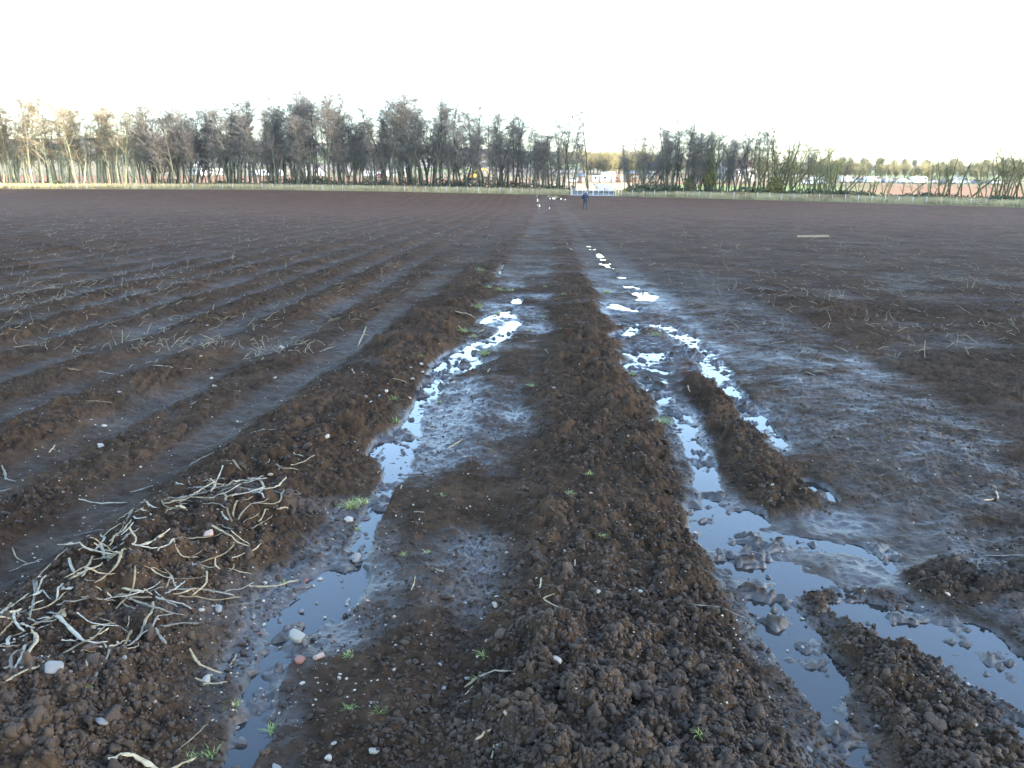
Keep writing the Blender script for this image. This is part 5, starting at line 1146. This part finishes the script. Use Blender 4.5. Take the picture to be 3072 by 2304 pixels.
tag(mesh_obj("scattered_stalks", np.concatenate([v1, v2]), np.concatenate([f1, f2 + len(v1)]), stalk_mat("old_stalk", (.20, .17, .115), (.32, .27, .18), (.13, .1, .07))), "dry stalks scattered over the far part of the field", kind="stuff")

# ------------------------------------------------------------------ stones
def stone_mat(name, c): return simple(name, c, .6, .28, 30.0, bump=.5, obj_rand=.2)
ST = [stone_mat("pale_stone", (.29, .255, .20)), stone_mat("pink_stone", (.38, .24, .18)), stone_mat("grey_stone", (.17, .155, .14)), stone_mat("red_stone", (.20, .075, .05))]
SN = ["pale tan", "pinkish", "dark grey", "dark red"]
protos = []
for k in range(8):
    v, f = lumpy(3, 500 + k, .28, (1, .72, .5), 5); me = mesh_obj("stone", v, f).data; protos.append(me)
    bpy.data.objects.remove(list(COL.objects)[-1])
pm = {}
def stone(x, y, rad, c, label, group, sink=.15):
    k = int(rr.integers(0, 8)); key = (k, c)
    if key not in pm: me = protos[k].copy(); me.materials.clear(); me.materials.append(ST[c]); pm[key] = me
    o = bpy.data.objects.new("stone", pm[key]); z = float(surf(x, y, .015)[0])
    if cap_k(np.array([x]), np.array([y]))[0] > .3: z = max(z, float(field_z(np.array(x), np.array(y))) - .002)
    s = rad; o.scale = (s, s * rr.uniform(.85, 1.15), s * rr.uniform(.85, 1.2)); o.rotation_euler = (rr.normal(0, .2), rr.normal(0, .2), rr.uniform(0, 6.28))
    o.location = (x, y, z + s * .42 - s * sink); COL.objects.link(o); tag(o, label, "stone", group)
ZN = [(-9, -1.35, "on the left ridge"), (-1.35, -.78, "in or beside the left puddle"), (-.78, -.22, "on the smooth muddy wheeling left of the centre ridge"), (-.22, .72, "on the crumbly centre ridge"), (.72, 9, "among the right hand ruts")]
def zone_name(x, y):
    q = x * CA - y * SA; return next(z[2] for z in ZN if z[0] <= q < z[1]) if -9 < q < 9 else "on the field"
for i, (x, y, mm, c) in enumerate(STONES):
    zn = zone_name(x, y); far = y > 5
    if i == 0: lb = "largest pale stone, sitting in the water of the left puddle"; gp = "stones in or beside the left puddle"
    elif i == 1: lb = "pale round stone on the dark bank left of the near puddle"; gp = None
    elif i == 2: lb = "flat pink stone below the long bent stalk on the left ridge"; gp = None
    else: lb = f"{'small' if mm < 14 else 'larger'} {SN[c]} stone {zn}{', further off' if far else ''}"; gp = f"{'small' if mm < 14 else 'larger'} {SN[c]} stones {zn}{', further off' if far else ''}"
    stone(x, y, mm / 1000, c, lb, gp)
X, Y, r_ = sample_near(900, 2.2, 9, 55, 1, .75); hq_, cq, wq = relief(X, Y, np.full(len(X), .006))
kq = np.where(r_.uniform(0, 1, len(X)) < .25 + .4 * (X < 0))[0][:170]
for i in kq:
    c = int(r_.choice([0, 0, 0, 1, 2, 2, 3])); zn = zone_name(X[i], Y[i]); lb = f"tiny {SN[c]} pebble {zn}"; stone(X[i], Y[i], r_.uniform(.005, .011), c, lb, f"tiny {SN[c]} pebbles {zn}", .05)
X, Y, r_ = sample_near(7000, 2.2, 40, 56, 1, .82); q_ = X * CA - Y * SA
k = r_.uniform(0, 1, len(X)) < np.where(q_ < -.8, .9, .35); X, Y = X[k], Y[k]; z = surf(X, Y, .012); s = .0016 + .006 * r_.uniform(0, 1, len(X)) ** 2.5 * (1 + 1.6 * S(5, 20, Y))
ch = r_.uniform(0, 1, len(X)) < .7
tag(scatter_mesh("pale_pebbles", X[ch], Y[ch], z[ch] + s[ch] * .3, s[ch], [lumpy(1, 900 + k, .3, (1, .8, .55), 3) for k in range(6)], ST[0], False, 8), "tiny pale pebbles sprinkled over the soil", kind="stuff")
tag(scatter_mesh("brown_pebbles", X[~ch], Y[~ch], z[~ch] + s[~ch] * .3, s[~ch], [lumpy(1, 950 + k, .3, (1, .8, .55), 3) for k in range(6)], ST[1], False, 9), "tiny brown pebbles sprinkled over the soil", kind="stuff")

# ------------------------------------------------------------------ grass tufts
def leafm(name, lo, hi):
    m, nt, b = mat_new(name); oi = nd(nt, "ShaderNodeObjectInfo"); nt.links.new(ramp(nt, oi.outputs["Random"], [(0, lo), (1, hi)]), b.inputs["Base Color"])
    b.inputs["Roughness"].default_value = .5; return m
M_GRS = leafm("grass_blade", (.09, .15, .025), (.20, .25, .05)); M_MOSS = leafm("yellowed_blade", (.22, .20, .06), (.34, .29, .10))
def tuft(x, y, rad, label, group):
    r = np.random.default_rng(int(abs(x * 1000 + y * 77))); n = int(26 + rad * 700); V_, F_ = [], []; b = 0; V2, F2, b2 = [], [], 0
    for k in range(n):
        a = r.uniform(0, 6.28); ln = rad * r.uniform(.5, 1.5); o = r.normal(0, rad * .3, 2); el = r.uniform(.25, 1.3); w = .0018 + rad * .012; cx, sx = math.cos(a), math.sin(a)
        pts = []
        for t in (0, .35, .7, 1.0):
            hh_ = ln * t * math.sin(el) * (1 - .35 * t); dd_ = ln * t * math.cos(el) * (1 + .3 * t); ww = w * (1 - t * .9)
            pts += [(o[0] + cx * dd_ - sx * ww, o[1] + sx * dd_ + cx * ww, hh_), (o[0] + cx * dd_ + sx * ww, o[1] + sx * dd_ - cx * ww, hh_)]
        F = [[b + 2 * i, b + 2 * i + 1, b + 2 * i + 3, b + 2 * i + 2] for i in range(3)]
        if r.random() < .35: V2 += pts; F2 += [[q - b + b2 for q in f] for f in F]; b2 += 8
        else: V_ += pts; F_ += F; b += 8
    z = float(surf(x, y)[0]); e = empty("grass_tuft", (x, y, z - .004))
    if V_: mesh_obj("green_blades", np.array(V_), np.array(F_), M_GRS, e)
    if V2: mesh_obj("dead_blades", np.array(V2), np.array(F2), M_MOSS, e)
    tag(e, label, "grass tuft", group)
for i, (x, y, rd) in enumerate(TUFTS):
    zn = zone_name(x, y); far = ", further off" if y > 5 else ""; big_ = "larger" if rd > .05 else "small"
    tuft(x, y, min(max(rd, .02) * (1.5 if y > 5 else 1.1), .2), f"{big_} tuft of grass {zn}{far}", f"{big_} grass tufts {zn}{far}")

# ------------------------------------------------------------------ winter haze lying over the valley
hz = bpy.data.meshes.new("haze")
bmh = bmesh.new(); bmesh.ops.create_cube(bmh, size=1.0); bmh.to_mesh(hz); bmh.free()
ho = bpy.data.objects.new("haze", hz); ho.scale = (7200, 6200, 150); ho.location = (0, 0, 60); COL.objects.link(ho)
mh = bpy.data.materials.new("haze"); mh.use_nodes = True; nth = mh.node_tree
for n_ in list(nth.nodes): nth.nodes.remove(n_)
oh = nth.nodes.new("ShaderNodeOutputMaterial"); pv = nth.nodes.new("ShaderNodeVolumePrincipled")
pv.inputs["Color"].default_value = (1, .97, .92, 1); pv.inputs["Density"].default_value = .00012; pv.inputs["Anisotropy"].default_value = .2
nth.links.new(pv.outputs[0], oh.inputs["Volume"]); hz.materials.append(mh)
tag(ho, "thin winter haze in the valley", kind="stuff")
